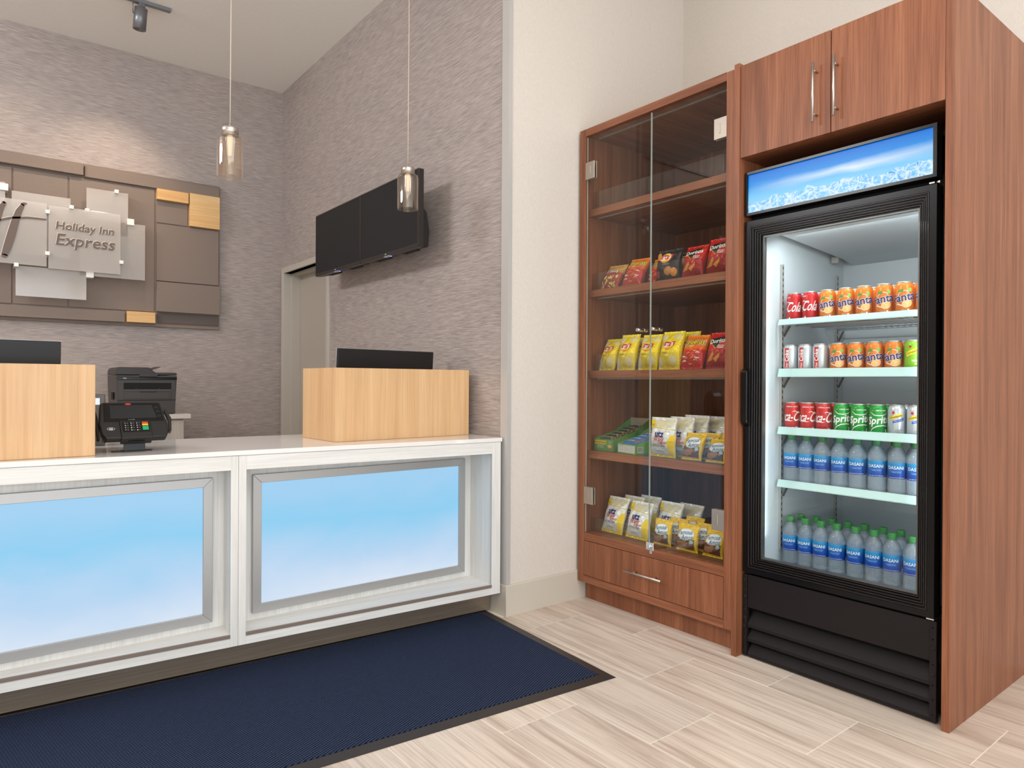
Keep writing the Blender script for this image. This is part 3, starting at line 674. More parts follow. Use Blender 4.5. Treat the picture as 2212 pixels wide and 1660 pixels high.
# ---- pendants
def pendant(label, x, y):
    p = thing('pendant_lamp', label, 'lamp', (x, y, 1.999), 0, 'glass pendants over the counter')
    bm = BM(); lathe(bm, [(.0515, .001), (.0515, .155), (.048, .168), (.034, .178), (.032, .178)], 40); lathe(bm, [(.0495, .001), (.0495, .154), (.046, .165), (.033, .175)], 40); lathe(bm, [(.0495, .001), (.0515, .001)], 40); obj('glass_shade', bm, amberglass, p)
    bm = BM(); lathe(bm, [(.022, .012), (.022, .168)], 28); obj('inner_glass_tube', bm, thin_glass('tube_glass', (.97, .93, .86), 1.6) if 'tube_glass' not in MATS else MATS['tube_glass'], p)
    bm = BM(); lathe(bm, [(0, .176), (.0335, .176), (.0335, .205), (.031, .208), (0, .208)], 32); obj('metal_cap', bm, steel, p)
    bm = BM(); lathe(bm, [(.0055, .208), (.0055, .226), (.002, .228)], 12); obj('cord_grip', bm, steel, p)
    bm = BM(); lathe(bm, [(0, .09), (.008, .092), (.009, .12), (.012, .15), (.012, .176)], 16); obj('bulb', bm, mat('bulb_glass', s2l(244, 226, 200), .2), p)
    bm = BM(); tube(bm, [(0, 0, .226), (.001, 0, .5), (.0022, 0, .9), (.001, 0, 1.3), (0, 0, H - 2.001)], .0021, 6); obj('cord', bm, mat('cord_beige', s2l(206, 192, 168), .6), p)
    bm = BM(); lathe(bm, [(0, H - 2.03), (.05, H - 2.03), (.055, H - 2.02), (.055, H - 2.0)], 24); obj('ceiling_rose', bm, steel, p)
pendant('amber glass pendant lamp hanging left, in front of the back wall', .8435, 3.0)
pendant('amber glass pendant lamp hanging right, in front of the wall screens', 1.6885, 3.0)

# ---- two wall TVs
def tv(label, y0):
    t_ = thing('wall_tv', label, 'television', (1.875, y0, 1.875), 0, 'televisions on the side wall')
    Wt, Ht = .700, .420
    bm = BM(); box(bm, .0, .032, 0, Wt, 0, Ht, .002); obj('case', bm, bezel, t_)
    bm = BM(); frame(bm, 'x', (0.001, Wt - .001, .001, Ht - .001), (.010, Wt - .010, .018, Ht - .009), -.003, .0); obj('front_bezel', bm, bezel, t_)
    bm = BM(); box(bm, -.0012, 0, .010, Wt - .010, .018, Ht - .009); obj('screen', bm, tvscreen, t_)
    bm = BM(); prism(bm, [(.032, .0), (.085, .012), (.092, .10), (.075, .20), (.032, .25)], 'y', .04, Wt - .012, bev=.004); rc = obj('rear_cover', bm, black, t_)
    bm = BM(); box(bm, .036, .07, .10, .25, .0, .009, .001); obj('vent', bm, darkgap, rc)
    bm = BM(); box(bm, .036, .07, .42, .58, .0, .009, .001); obj('vent', bm, darkgap, rc)
    bm = BM(); box(bm, -.004, -.001, .36, .38, .004, .012, .001); obj('logo_badge', bm, alu, t_)
    bm = BM(); box(bm, .0, .022, .33, .40, -.006, .0, .002); obj('sensor_pod', bm, mat('pod_grey', s2l(170, 172, 190), .4), t_)
    bm = BM(); lathe(bm, [(0, -.008), (.004, -.008), (.004, -.005)], 10, mtx=Matrix.Translation((.012, .332, 0))); obj('power_light', bm, mat('blue_led', (.02, .05, .4), .4, emit=(.08, .2, 1), es=3), t_)
    bm = BM(); box(bm, .085, .19, .28, .44, .12, .30, .003); obj('wall_bracket', bm, black, t_)
tv('black wall-mounted television, right one of the pair under the ceiling', 3.212)
tv('black wall-mounted television, left one of the pair over the door', 3.914)

# ================================================================== SNACK CABINET
CX = 2.53
sn = thing('snack_cabinet', 'tall walnut snack cabinet with glass double doors and lower drawer', 'cabinet', (CX, 1.712, 0))
def pc(name, m_, *bx, parent=None, bev=.001, **kw):
    bm = BM(); box(bm, *bx, bev); return obj(name, bm, m_, parent or sn, world=True, **kw)
# the parent offset of sub-parts: sub-parts keep the thing's frame because parts sit at its origin
pc('face_stile', walnut_z, CX, CX + .02, 2.612, 2.655, .10, 2.48)
pc('face_stile', walnut_z, CX, CX + .02, 1.713, 1.755, .10, 2.478)
pc('face_rail', walnut_y, CX, CX + .02, 1.755, 2.612, 2.442, 2.48)
pc('face_rail', walnut_y, CX, CX + .02, 1.755, 2.612, .321, .360)
pc('face_rail', walnut_y, CX, CX + .02, 1.755, 2.612, .10, .136)
pc('side_panel', walnut_z, CX + .02, 3.38, 2.632, 2.652, .10, 2.478)
pc('side_panel', walnut_z, CX + .02, 3.38, 1.7135, 1.735, .10, 2.476)
pc('top_panel', walnut_x, CX + .02, 3.38, 1.735, 2.632, 2.452, 2.474)
pc('floor_panel', walnut_x, CX + .02, 3.28, 1.735, 2.632, .340, .361)
pc('bottom_panel', walnut_x, CX + .02, 3.28, 1.735, 2.632, .104, .12)
pc('back_panel', walnut_z, 3.285, 3.30, 1.735, 2.632, .12, 2.452)
pc('toe_kick', walnut_z, 2.585, 2.60, 1.7135, 2.648, .0, .10)
dr = pc('drawer', walnut_z, CX + .0005, CX + .0185, 1.7575, 2.6095, .1385, .3185)
bm = BM(); tube(bm, [(CX - .032, 2.069, .2325), (CX - .032, 2.296, .2325)], .0055, 12); tube(bm, [(CX, 2.12, .2325), (CX - .030, 2.12, .2325)], .0045, 8); tube(bm, [(CX, 2.245, .2325), (CX - .030, 2.245, .2325)], .0045, 8); obj('bar_handle', bm, steel, dr, world=False).location = (0, 0, 0)
h_ = dr.children[0]; h_.data.transform(Matrix.Translation((-CX, -1.712, 0)))
SH = [(2.028, 2.066), (1.600, 1.638), (1.173, 1.212), (.748, .789)]
for (z0, z1) in SH:
    s_ = pc('shelf', walnut_y, 2.575, 3.285, 1.7355, 2.6315, z0, z1)
for zt, zh in ((2.066, .088), (1.638, .088), (1.212, .085), (.789, .085), (.361, .076)):
    bm = BM(); box(bm, 2.5800, 2.5825, 1.80, 2.610, zt + .0005, zt + zh, 0); obj('acrylic_lip', bm, acrylic, sn, world=True)
for zt in (2.452, 2.028, 1.600, 1.173):
    pc('light_channel', mat('channel_aluminium', s2l(150, 142, 134), .5, .2), 2.62, 2.632, 1.80, 2.61, zt - .006, zt - .0003, bev=.0005)
for (y0, y1, hy, side) in ((2.178, 2.609, 2.609, 1), (1.758, 2.1745, 1.758, -1)):
    gd = pc('glass_door', doorglass, 2.5385, 2.5450, y0, y1, .364, 2.438, bev=0)
    for yy in (y0, y1):
        bm = BM(); box(bm, 2.5387, 2.5448, yy - .0005, yy + .0005, .3642, 2.4378)
        bm.transform(Matrix.Translation((-CX, -1.712, 0))); obj('glass_edge', bm, glassedge if yy == 1.758 else paleedge, gd)
    for zc in ((2.258 if side == 1 else 2.250), (.558)):
        bm = BM(); a, b = (hy - .060, hy + .006) if side == 1 else (hy - .006, hy + .060)
        box(bm, 2.530, 2.5375, min(a, b), max(a, b), zc - .045, zc + .045, .0015); box(bm, 2.5465, 2.555, min(a, b), max(a, b), zc - .045, zc + .045, .0015)
        s0 = hy - side * .030
        box(bm, 2.527, 2.5385, s0 - .003, s0 + .003, zc - .022, zc + .022, .001)
        bm.transform(Matrix.Translation((-CX, -1.712, 0))); hg_ = obj('hinge', bm, mat('satin_nickel', s2l(176, 164, 152), .38, .75), gd)
    ky = 2.225 if side == 1 else 2.135
    bm = BM(); tube(bm, [(2.500, ky + .010 * 0, 1.403), (2.5385, ky, 1.403)], .0085, 16); tube(bm, [(2.545, ky, 1.403), (2.572, ky, 1.403)], .0085, 16)
    bm.transform(Matrix.Translation((-CX, -1.712, 0))); obj('round_knob', bm, steel, gd)
    if side == -1:
        bm = BM(); box(bm, 2.526, 2.5375, 2.138, 2.184, .354, .391, .002); tube(bm, [(2.520, 2.162, .373), (2.53, 2.162, .373)], .010, 16); tube(bm, [(2.514, 2.155, .372), (2.526, 2.155, .372)], .005, 10); box(bm, 2.528, 2.536, 2.150, 2.164, .338, .354, .001)
        bm.transform(Matrix.Translation((-CX, -1.712, 0))); obj('lock', bm, chrome, gd)
# divider panel and end panel and the bridge cupboard
dvp = thing('divider_panel', 'narrow upright walnut panel between snack cabinet and drinks fridge', 'panel', (2.522, 1.686, 0))
bm = BM(); box(bm, 2.522, 3.40, 1.6865, 1.7115, 0.0, 2.492, .001); obj('board', bm, walnut_z, dvp, world=True)
ep = thing('end_panel', 'wide tall walnut side panel closing the right end by the fridge', 'panel', (CX, .888, 0))
bm = BM(); box(bm, CX, 3.40, .888, .9125, 0.0, 2.485, .001); obj('board', bm, walnut_z, ep, world=True)
br = thing('overhead_cupboard', 'walnut double-door cupboard with bar handles above the drinks fridge', 'cabinet', (CX, .913, 2.094))
def pb_(name, m_, *bx, bev=.001, parent=None):
    bm = BM(); box(bm, *bx, bev); return obj(name, bm, m_, parent or br, world=True)
pb_('carcass', walnut_x, CX + .02, 3.39, .9135, 1.6855, 2.098, 2.478)
for (y0, y1, yh, ng) in ((1.302, 1.6855, 1.3545, 0), (.9135, 1.2985, 1.2745, 1)):
    dd = pb_('door', walnut_z, CX, CX + .019, y0, y1, 2.094, 2.480)
    bm = BM(); tube(bm, [(CX - .032, yh, 2.142), (CX - .032, yh, 2.367)], .0052, 12); tube(bm, [(CX, yh, 2.173), (CX - .030, yh, 2.173)], .0045, 8); tube(bm, [(CX, yh, 2.337), (CX - .030, yh, 2.337)], .0045, 8)
    bm.transform(Matrix.Translation((-CX, -.913, -2.094))); obj('bar_handle', bm, steel, dd)
pb_('underside_panel', walnut_y, CX + .02, 3.39, .9135, 1.6855, 2.094, 2.0975, bev=0)

# ================================================================== DRINKS FRIDGE
FX = 2.56; FY0, FY1 = .942, 1.679
fr = thing('drinks_fridge', 'tall black glass-door drinks fridge with lit blue ice header', 'refrigerator', (FX, FY0, 0))
def pf(name, m_, *bx, bev=.001, parent=None, seg=1):
    bm = BM(); box(bm, *bx, bev, seg=seg); return obj(name, bm, m_, parent or fr, world=True)
inw = mat('fridge_liner', s2l(206, 213, 216), .35, spec=.4)
# liner (inside) and cabinet
pf('cabinet_side', fridgeblack, FX + .05, 3.36, FY1 - .012, FY1, .03, 2.02)
pf('cabinet_side', fridgeblack, FX + .05, 3.36, FY0 - .012, FY0, .03, 2.02)
pf('cabinet_top', fridgeblack, FX + .05, 3.36, FY0, FY1 - .012, 2.0, 2.02)
pf('cabinet_back', fridgeblack, 3.345, 3.36, FY0, FY1 - .012, .03, 2.0)
bm = BM()
LY0, LY1, LX0, LX1, LZ0, LZ1 = .99, 1.632, FX + .062, 3.31, .372, 1.86
box(bm, LX0, LX1 + .01, LY1, LY1 + .02, LZ0, LZ1); box(bm, LX0, LX1 + .01, LY0 - .02, LY0, LZ0, LZ1); box(bm, LX1, LX1 + .012, LY0, LY1, LZ0, LZ1); box(bm, LX0, LX1, LY0, LY1, LZ0 - .012, LZ0 + .003); box(bm, LX0, LX1, LY0, LY1, LZ1, LZ1 + .01)
obj('liner', bm, inw, fr, world=True)
bm = BM(); prism(bm, [(LX0 + .02, LZ1), (LX0 + .06, 1.775), (3.20, 1.735), (LX1, 1.715), (LX1, LZ1)], 'y', LY0, 1.585); obj('evaporator_housing', bm, mat('housing_grey', s2l(190, 198, 202), .45), fr, world=True)
pf('housing_bracket', steel, 3.17, 3.20, 1.588, 1.622, 1.715, 1.745)
pf('rear_duct', inw, LX1 - .01, LX1 - .001, 1.02, 1.15, .45, 1.70)
pf('floor_base', fridgeblack, FX + .05, 3.34, FY0, FY1 - .012, .31, .359)
for xx in (2.757, 3.235):
    for yy, s_ in ((1.6318, 1), (.9902, -1)):
        bm = BM(); box(bm, xx - .008, xx + .008, yy - .010 if s_ == 1 else yy, yy if s_ == 1 else yy + .010, .43, 1.665, .0008)
        pil = obj('shelf_rail', bm, mat('rail_zinc', s2l(178, 176, 172), .45, .5), fr, world=True)
        bm = BM()
        for k in range(48): z = .445 + k * .0255; ya = yy - .0102 if s_ == 1 else yy + .0098; box(bm, xx - .0025, xx + .0025, ya - .0002, ya + .0004, z, z + .012)
        bm.transform(Matrix.Translation((-FX, -FY0, 0))); o_ = obj('slots', bm, darkgap, pil, kind='stuff')
lipm = mat('mint_price_rail', s2l(190, 220, 215), .35); wire = mat('white_wire', s2l(196, 200, 202), .4)
SF = [(1.402, 1.4245), (1.181, 1.2135), (.9365, .9655), (.711, .739)]
for (z0, z1) in SF:
    bm = BM()
    for k in range(24):
        y = LY0 + .02 + k * .0265; tube(bm, [(2.735, y, z0 + .0075), (3.26, y, z0 + .0075)], .0022, 5)
    for x in (2.745, 2.87, 3.0, 3.13, 3.25): tube(bm, [(x, LY0 + .008, z0 + .003), (x, LY1 - .008, z0 + .003)], .003, 5)
    ws = obj('wire_shelf', bm, wire, fr, world=True)
    bm = BM(); prism(bm, [(2.720, z0), (2.712, z0 - .003), (2.712, z0 + .001), (2.722, z1), (2.726, z1), (2.724, z0)], 'y', LY0 + .004, LY1 - .014)
    bm.transform(Matrix.Translation((-FX, -FY0, 0))); obj('price_rail', bm, lipm, ws)
    bm = BM()
    for xx in (2.757, 3.235): prism(bm, [(xx, z0 - .045), (xx + .006, z0 - .05), (xx + .055, z0), (xx + .045, z0)], 'y', LY1 - .018, LY1 - .012); prism(bm, [(xx, z0 - .045), (xx + .006, z0 - .05), (xx + .055, z0), (xx + .045, z0)], 'y', LY0 + .012, LY0 + .018)
    bm.transform(Matrix.Translation((-FX, -FY0, 0))); obj('shelf_clip', bm, mat('clip_grey', s2l(110, 104, 98), .4, .6), ws)
# door: stepped frame and glass
dr_o = (FY0 + .004, FY1 - .001, .356, 1.828); g_ = (1.006, 1.603, .420, 1.767)
fd = None; bm = BM(); steps = [(0, .0, .045), (.018, -.003, .01), (.026, .004, .01), (.034, .009, .012), (.042, .014, .014), (.050, .019, .016)]
frame(bm, 'x', dr_o, (dr_o[0] + .022, dr_o[1] - .022, dr_o[2] + .022, dr_o[3] - .022), FX - .004, FX + .048)
prev = .022
for q, dpt in ((.031, .004), (.039, .010), (.047, .014), (.055, .020), (.063, .026)):
    frame(bm, 'x', (dr_o[0] + prev, dr_o[1] - prev, dr_o[2] + prev, dr_o[3] - prev), (dr_o[0] + q, dr_o[1] - q, dr_o[2] + q * .98, dr_o[3] - q), FX - .004 + dpt, FX + .048); prev = q
for fc in bm.faces: fc.smooth = False
fd = obj('door', bm, mat('door_frame_black', s2l(17, 15, 15), .25, spec=.25), fr, world=True)
for q, dpt in ((.0235, -.001), (.0325, .004), (.0405, .009), (.0485, .014), (.0565, .019)):
    bm = BM(); frame(bm, 'x', (dr_o[0] + q, dr_o[1] - q, dr_o[2] + q, dr_o[3] - q), (dr_o[0] + q + .0035, dr_o[1] - q - .0035, dr_o[2] + q + .0035, dr_o[3] - q - .0035), FX + dpt - .004, FX + dpt + .012)
    bmesh.ops.bevel(bm, geom=bm.edges[:], offset=.0008, segments=1, affect='EDGES'); bm.transform(Matrix.Translation((-FX, -FY0, 0))); obj('frame_ridge_highlight', bm, mat('ridge_highlight_black', s2l(38, 33, 32), .22, spec=.4), fd)  # lighter black on the ridges paints in highlights along the frame steps
def sub(name, bm, m_, par, org): bm.transform(Matrix.Translation((-org[0], -org[1], -org[2]))); return obj(name, bm, m_, par)
ORG = (FX, FY0, 0)
bm = BM(); box(bm, FX + .024, FX + .027, dr_o[0] + .062, dr_o[1] - .062, dr_o[2] + .061, dr_o[3] - .062); sub('door_glass', bm, fridgeglass, fd, ORG)
bm = BM(); frame(bm, 'x', (dr_o[0] + .060, dr_o[1] - .060, dr_o[2] + .060, dr_o[3] - .060), (dr_o[0] + .070, dr_o[1] - .070, dr_o[2] + .068, dr_o[3] - .070), FX + .028, FX + .046); sub('glass_spacer', bm, mat('spacer', s2l(120, 118, 116), .35, .7), fd, ORG)
bm = BM(); prism(bm, [(FX - .004, 1.215), (FX - .028, 1.200), (FX - .028, .985), (FX - .004, .968)], 'y', 1.650, 1.677, bev=.003); sub('handle', bm, blackgloss, fd, ORG)
# header
bm = BM(); frame(bm, 'x', (FY0 + .004, FY1 - .001, 1.852, 2.034), (FY0 + .016, FY1 - .010, 1.863, 2.024), FX - .006, FX + .05); box(bm, FX + .01, FX + .05, FY0 + .005, FY1 - .002, 1.853, 2.033); hd = obj('header_frame', bm, blackgloss, fr, world=True)
bm = BM(); uvl = bm.loops.layers.uv.new('UVMap')
fc = quad(bm, [(FX + .004, FY1 - .010, 1.863), (FX + .004, FY0 + .016, 1.863), (FX + .004, FY0 + .016, 2.024), (FX + .004, FY1 - .010, 2.024)])
for lp, uvc in zip(fc.loops, ((0, 0), (1, 0), (1, 1), (0, 1))): lp[uvl].uv = uvc
sub('backlit_picture', bm, iceprint, hd, ORG)
bm = BM(); box(bm, FX + .0, FX + .03, FY0 + .012, FY0 + .03, 1.831, 1.838, .001); tube(bm, [(FX + .004, FY0 + .006, 1.834), (FX + .004, FY0 - .006, 1.834)], .006, 10); obj('top_hinge', bm, chrome, fr, world=True)
bm = BM(); box(bm, FX + .0, FX + .03, FY0 + .004, FY0 + .03, .349, .355, .001); obj('bottom_hinge', bm, chrome, fr, world=True)
bm = BM(); box(bm, FX + .051, FX + .056, FY0 + .002, FY1 - .002, 1.80, 1.87); obj('gap_blackout', bm, darkgap, fr, world=True)  # black strip added to block liner light showing through the header gap
# front grille
pf('grille_panel', fridgeblack, FX + .002, FX + .012, FY0 - .002, FY1 - .020, .2095, .347)
for (y0, y1) in ((FY0 - .004, FY0 + .018), (FY1 - .018, FY1)):
    st = pf('grille_stile', fridgeblack, FX - .001, FX + .02, y0, y1, .006, .347)
    bm = BM()
    for z in (.325, .285, .20, .13, .08, .03):
        bm = BM(); lathe(bm, [(0, 0), (.003, 0), (.003, .001)], 8, mtx=Matrix.Translation((FX - .001, (y0 + y1) / 2, z)) @ Matrix.Rotation(-PI / 2, 4, 'Y'))
        sub('screw', bm, steel, st, ORG)
    bm = BM()
    for z in (.255, .165):
        bm = BM(); lathe(bm, [(0, .0012), (.0065, .0012), (.0065, 0)], 12, mtx=Matrix.Translation((FX - .001, (y0 + y1) / 2, z)) @ Matrix.Rotation(-PI / 2, 4, 'Y'))
        sub('mounting_hole', bm, darkgap, st, ORG)
for zb in (.128, .069, .006):
    bm = BM(); prism(bm, [(FX + .0, zb), (FX + .0, zb + .012), (FX + .045, zb + .066), (FX + .047, zb + .064), (FX + .003, zb)], 'y', FY0 + .018, FY1 - .022); obj('louver', bm, fridgeblack, fr, world=True)
pf('grille_void', darkgap, FX + .06, FX + .07, FY0, FY1, .03, .35)
for (xx, yy) in ((FX + .08, FY0 + .05), (FX + .08, FY1 - .05), (3.3, FY0 + .05), (3.3, FY1 - .05)):
    bm = BM(); lathe(bm, [(0, 0), (.022, 0), (.02, .03), (0, .03)], 14, mtx=Matrix.Translation((xx, yy, 0))); obj('foot', bm, black, fr, world=True)
# the fridge's own tubes: along the left front post and under the housing
def fl(name, loc, rot, sx, sy, p): a_ = area(name, loc, rot, sx, sy, p, (.88, .96, 1)); return a_
fl('fridge_tube_light', (FX + .085, LY1 - .012, 1.10), (0, R(-90), R(35)), 1.2, .03, .22)
fl('fridge_tube_light', (FX + .085, LY0 + .014, 1.10), (0, R(-90), R(-35)), 1.2, .03, 2.2)
fl('fridge_top_light', (FX + .13, 1.3, 1.765), (0, R(-18), 0), .04, .5, 2.0)

# ---- cans
canr, canh = .0310, .122
def can_surf(a, b, off):
    th = a / canr; rad = canr + off
    if b > .107: rad -= (b - .107) * .55
    return Vector((rad * math.sin(th), -rad * math.cos(th), b))
def can_proto(name, label, shellm, layers, rimm=None):
    c_ = thing(name, label, 'can')
    bm = BM(); lathe(bm, [(.0, .003), (.020, .003), (.0235, 0), (.027, .005), (canr, .012), (canr, .104), (.0300, .109), (.0262, .1165)], 28); obj('shell', bm, shellm, c_)
    bm = BM(); lathe(bm, [(.0262, .1165), (.0268, .118), (.0268, .1215), (.0255, .122), (.0245, .118), (0, .1175)], 28); obj('lid', bm, alu, c_)
    if layers: decal('printed_design', layers, can_surf, c_)
    return c_
mred = mat('can_red', s2l(204, 44, 48), .3, .3); morg = mat('can_orange', s2l(234, 132, 52), .3, .3); mgrn = mat('can_green', s2l(34, 158, 58), .28, .35); msil = mat('can_silver', s2l(206, 210, 214), .3, .55); mgy = mat('can_lime', s2l(140, 196, 48), .3, .3)
cola_d = [(T('Coca-Cola', .058, 0, .062, .012, .36, .58), I_white, 0), (Strk([(-.040, .045), (-.030, .0415), (-.018, .0445), (-.006, .041), (.004, .043)], [.001, .003, .002, .003, .001]), I_white, 0),
          (Strk([(.002, .080), (.012, .084), (.022, .080), (.034, .082)], [.001, .003, .003, .001]), I_white, 0),
          (T('ORIGINAL TASTE', .0062, 0, .102, .02), I_white, 0), (Rect(.018, .024, .012, .018), I_white, 0), (T('12 FL OZ', .0045, .008, .015, .01), I_white, 0)]
orange_d = [(Ell(.011, .038, .0180, .0135, .4), I_white, 0), (Ell(.011, .038, .0165, .0122, .4), I_lor, 1), (Strk([(.010 + .001, .038), (.020, .044)], .0006), I_white, 2), (Strk([(.010, .038), (.004, .045)], .0006), I_white, 2), (Strk([(.010, .038), (.012, .029)], .0006), I_white, 2),
            (Strk([(-.024, .055), (-.018, .076), (-.004, .088), (.010, .086), (.018, .078)], [.001, .0022, .0022, .002, .001]), I_white, 0), (Strk([(-.028, .050), (-.020, .038), (-.006, .030)], [.001, .002, .002]), I_white, 0),
            *Outl(.0011, I_white, 2, 'Fanta', .0420, -.003, .063, .022, .10, .92, R(10)), (T('Fanta', .0420, -.003, .063, .022, .10, .92, R(10)), I_navy, 3),
            (Ell(-.010, .087, .0095, .0045, .35), I_green, 3), (Rect(.014, .026, .082, .096), inkm('light_green', 130, 200, 96), 1), (T('ORANGE', .0052, -.016, .034, .02, 0, 1, -.3), I_white, 3),
            (Rect(.012, .018, .012, .018), I_white, 0), (T('12 FL OZ', .0045, .0, .015, .01), I_white, 0)]
diet_d = [(Rect(-.022, -.004, .008, .108), I_red, 0), (T('Diet', .014, -.0125, .033, .01, .3, .95, PI / 2), I_white, 1), (T('Coke', .024, -.0125, .075, .022, .05, .95, PI / 2), I_white, 1), (Rect(.018, .024, .012, .019), I_grey, 0)]
sprite_d = [(T('Sprite', .040, -.002, .062, .026, .22, .92, R(6)), I_white, 1), (T('LEMON-LIME', .0068, .004, .098, .02), I_white, 1), (Ell(-.024, .098, .002, .002), I_yel, 1),
            (Strk([(-.034, .092), (-.020, .080), (.0, .078), (.020, .082), (.036, .094)], [.001, .003, .0035, .003, .001]), I_white, 0), (Strk([(-.036, .014), (-.026, .028), (-.008, .038), (.014, .040), (.036, .036)], [.001, .003, .004, .003, .001]), I_white, 0), (Rect(.022, .027, .012, .026), I_white, 0)]
tonic_d = [(Poly([(-.026, .064), (.018, .078), (.018, .092), (-.026, .076)]), I_yel, 0), (Poly([(-.014, .052), (.024, .062), (.024, .073), (-.014, .060)]), I_blue, 0), (T('Schweppes', .0108, -.004, .0775, .01, .1, .95, R(16)), I_black, 1), (T('TONIC WATER', .0042, .005, .0617, .01, 0, 1, R(14)), I_white, 1), (Ell(-.012, .092, .0048, .0055), I_red, 1), (T('SPARKLING', .005, .006, .026, .01), I_grey, 0), (T('SELTZER', .0045, .008, .018, .01), I_grey, 0)]
ginger_d = [(Poly([(-.030, .058), (.020, .082), (.020, .100), (-.030, .076)]), I_yel, 0), (T('Schweppes', .0115, -.004, .079, .01, .1, .95, R(24)), I_black, 1), (Ell(-.016, .096, .0045, .005), I_red, 1), (T('GINGER', .0095, .006, .044, .02), I_white, 1), (T('ALE', .0085, .006, .032, .02), I_white, 1), (Rect(-.006, .018, .020, .0215), I_white, 0)]
CAN = {}
KX = 2.765; ROT = -PI / 2
def ys(ratios, x): return [q * x for q in ratios]
specs = {'cola': (mred, cola_d), 'orange': (morg, orange_d), 'diet': (msil, diet_d), 'lime': (mgrn, sprite_d), 'tonic': (msil, tonic_d), 'ginger': (mgy, ginger_d)}
NM = {'cola': 'red cola can', 'orange': 'orange soda can', 'diet': 'silver diet cola can', 'lime': 'green lemon-lime soda can', 'tonic': 'silver tonic can', 'ginger': 'lime ginger ale can'}
SN = {'cola': 'red cola can', 'orange': 'orange soda can', 'diet': 'silver diet cola can', 'lime': 'green lemon-lime can', 'tonic': 'silver tonic can', 'ginger': 'lime ginger ale can'}
ORD = ['leftmost', 'second from the left', 'third from the left', 'fourth from the left', 'fifth from the left', 'sixth from the left', 'seventh from the left', 'rightmost']
def place_can(kind, x, y, z, extra, label, group):
    rot = ROT + extra
    if kind not in CAN:
        c_ = can_proto('soda_can', label, *specs[kind]); CAN[kind] = c_; c_.location = (x, y, z); c_.rotation_euler = (0, 0, rot); c_['group'] = group; return c_
    return dup(CAN[kind], (x, y, z), rot, label, group)
rows = [(1.4135, [.5690, .5435, .5165, .4892, .4628, .4355, .4090, .3825], ['cola'] * 2 + ['orange'] * 6, 'top'),
        (1.1935, [.5742, .5498, .5265, .5000, .4740, .4480, .4225, .3970], ['diet'] * 3 + ['orange'] * 4 + ['ginger'], 'second'),
        (.9500, [.5710, .5455, .5205, .4940, .4690, .4430, .4180, .3930], ['cola'] * 3 + ['lime'] * 3 + ['tonic'] * 2, 'third')]
EX = {('top', 'cola'): R(-46), ('third', 'cola'): R(26), 'orange': R(15), 'diet': R(18), 'lime': R(36), 'tonic': R(20), 'ginger': R(32)}
for (z, rt, kinds, nm) in rows:
    for q, (ra, kd) in enumerate(zip(rt, kinds)):
        ex = EX.get((nm, kd), EX.get(kd)); ex = ex + random.uniform(-.05, .05)
        place_can(kd, KX, ra * KX, z, ex, '%s, %s in front row on fridge %s shelf' % (NM[kd], ORD[q], nm), 'cans on the %s fridge shelf' % nm)
    for rr_ in (1, 2):
        for q, (ra, kd) in enumerate(zip(rt, kinds)):
            src = CAN[kd]
            dup(src, (KX + rr_ * .0725, ra * KX + .0, z), ROT + random.uniform(0, 6), '%s, %s in %s row on fridge %s shelf' % (SN[kd], ORD[q], ('second', 'third')[rr_ - 1], nm), 'cans behind the front row, fridge %s shelf' % nm, skip=('printed_design',))

# ---- water bottles
bt = thing('water_bottle', 'tmp', 'bottle')
prof = [(0, .007), (.010, .006), (.016, .002), (.024, .0), (.0295, .004), (.0325, .014), (.0320, .021), (.0327, .026), (.0317, .031), (.0327, .036), (.0317, .041), (.0327, .046), (.0317, .051), (.0327, .056), (.0320, .062), (.0320, .126), (.0330, .130), (.0322, .134), (.0330, .139), (.0325, .145), (.0308, .153), (.0272, .162), (.0215, .171), (.0155, .178), (.0130, .183), (.0128, .192)]
bm = BM(); lathe(bm, prof, 28)
obj('plastic_body', bm, bottlem, bt)
t = NT('water_label_print'); tc = t.add('ShaderNodeTexCoord'); sp = t.add('ShaderNodeSeparateXYZ'); t.link(tc.outputs['Object'], sp.inputs[0])
mr = t.add('ShaderNodeMapRange'); t.link(sp.outputs['Z'], mr.inputs[0]); mr.inputs[1].default_value = .064; mr.inputs[2].default_value = .125
t.col(t.ramp(mr.outputs[0], [(0, s2l(20, 60, 150)), (.5, s2l(24, 88, 176)), (1, s2l(38, 150, 205))])); t.set(.3, .4)
bm = BM(); lathe(bm, [(.0325, .0640), (.0327, .066), (.0327, .123), (.0325, .125)], 28); lb = obj('wrap_label', bm, t.m, bt)
def bsurf(a, b, off): th = a / .0329; return Vector(((.0329 + off) * math.sin(th), -(.0329 + off) * math.cos(th), b))
decal('lettering', [(T('DASANI', .0172, -.002, .106, .010, 0, .95), I_white, 0), (Strk([(-.024, .0925), (.020, .0925)], .0006), I_lblue, 0), (T('PURIFIED WATER', .0042, 0, .0885, .005), I_lblue, 0), (T('16.9 FL OZ (1 PT 0.9 OZ) 500 mL', .0042, 0, .0685, .012), I_white, 0)], bsurf, bt, .008)
capm = mat('cap_green', s2l(58, 134, 66), .45)
bm = BM(); b = bmesh.new(); n = 36
ring = lambda rad, z, rib: [b.verts.new(((rad + (rib if i % 2 else 0)) * math.cos(2 * PI * i / n), (rad + (rib if i % 2 else 0)) * math.sin(2 * PI * i / n), z)) for i in range(n)]
rs = [ring(.0152, .1885, .0004), ring(.0150, .203, .0006), ring(.0138, .2062, 0)]
for A, B_ in zip(rs, rs[1:]):
    for i in range(n): b.faces.new([A[i], A[(i + 1) % n], B_[(i + 1) % n], B_[i]])
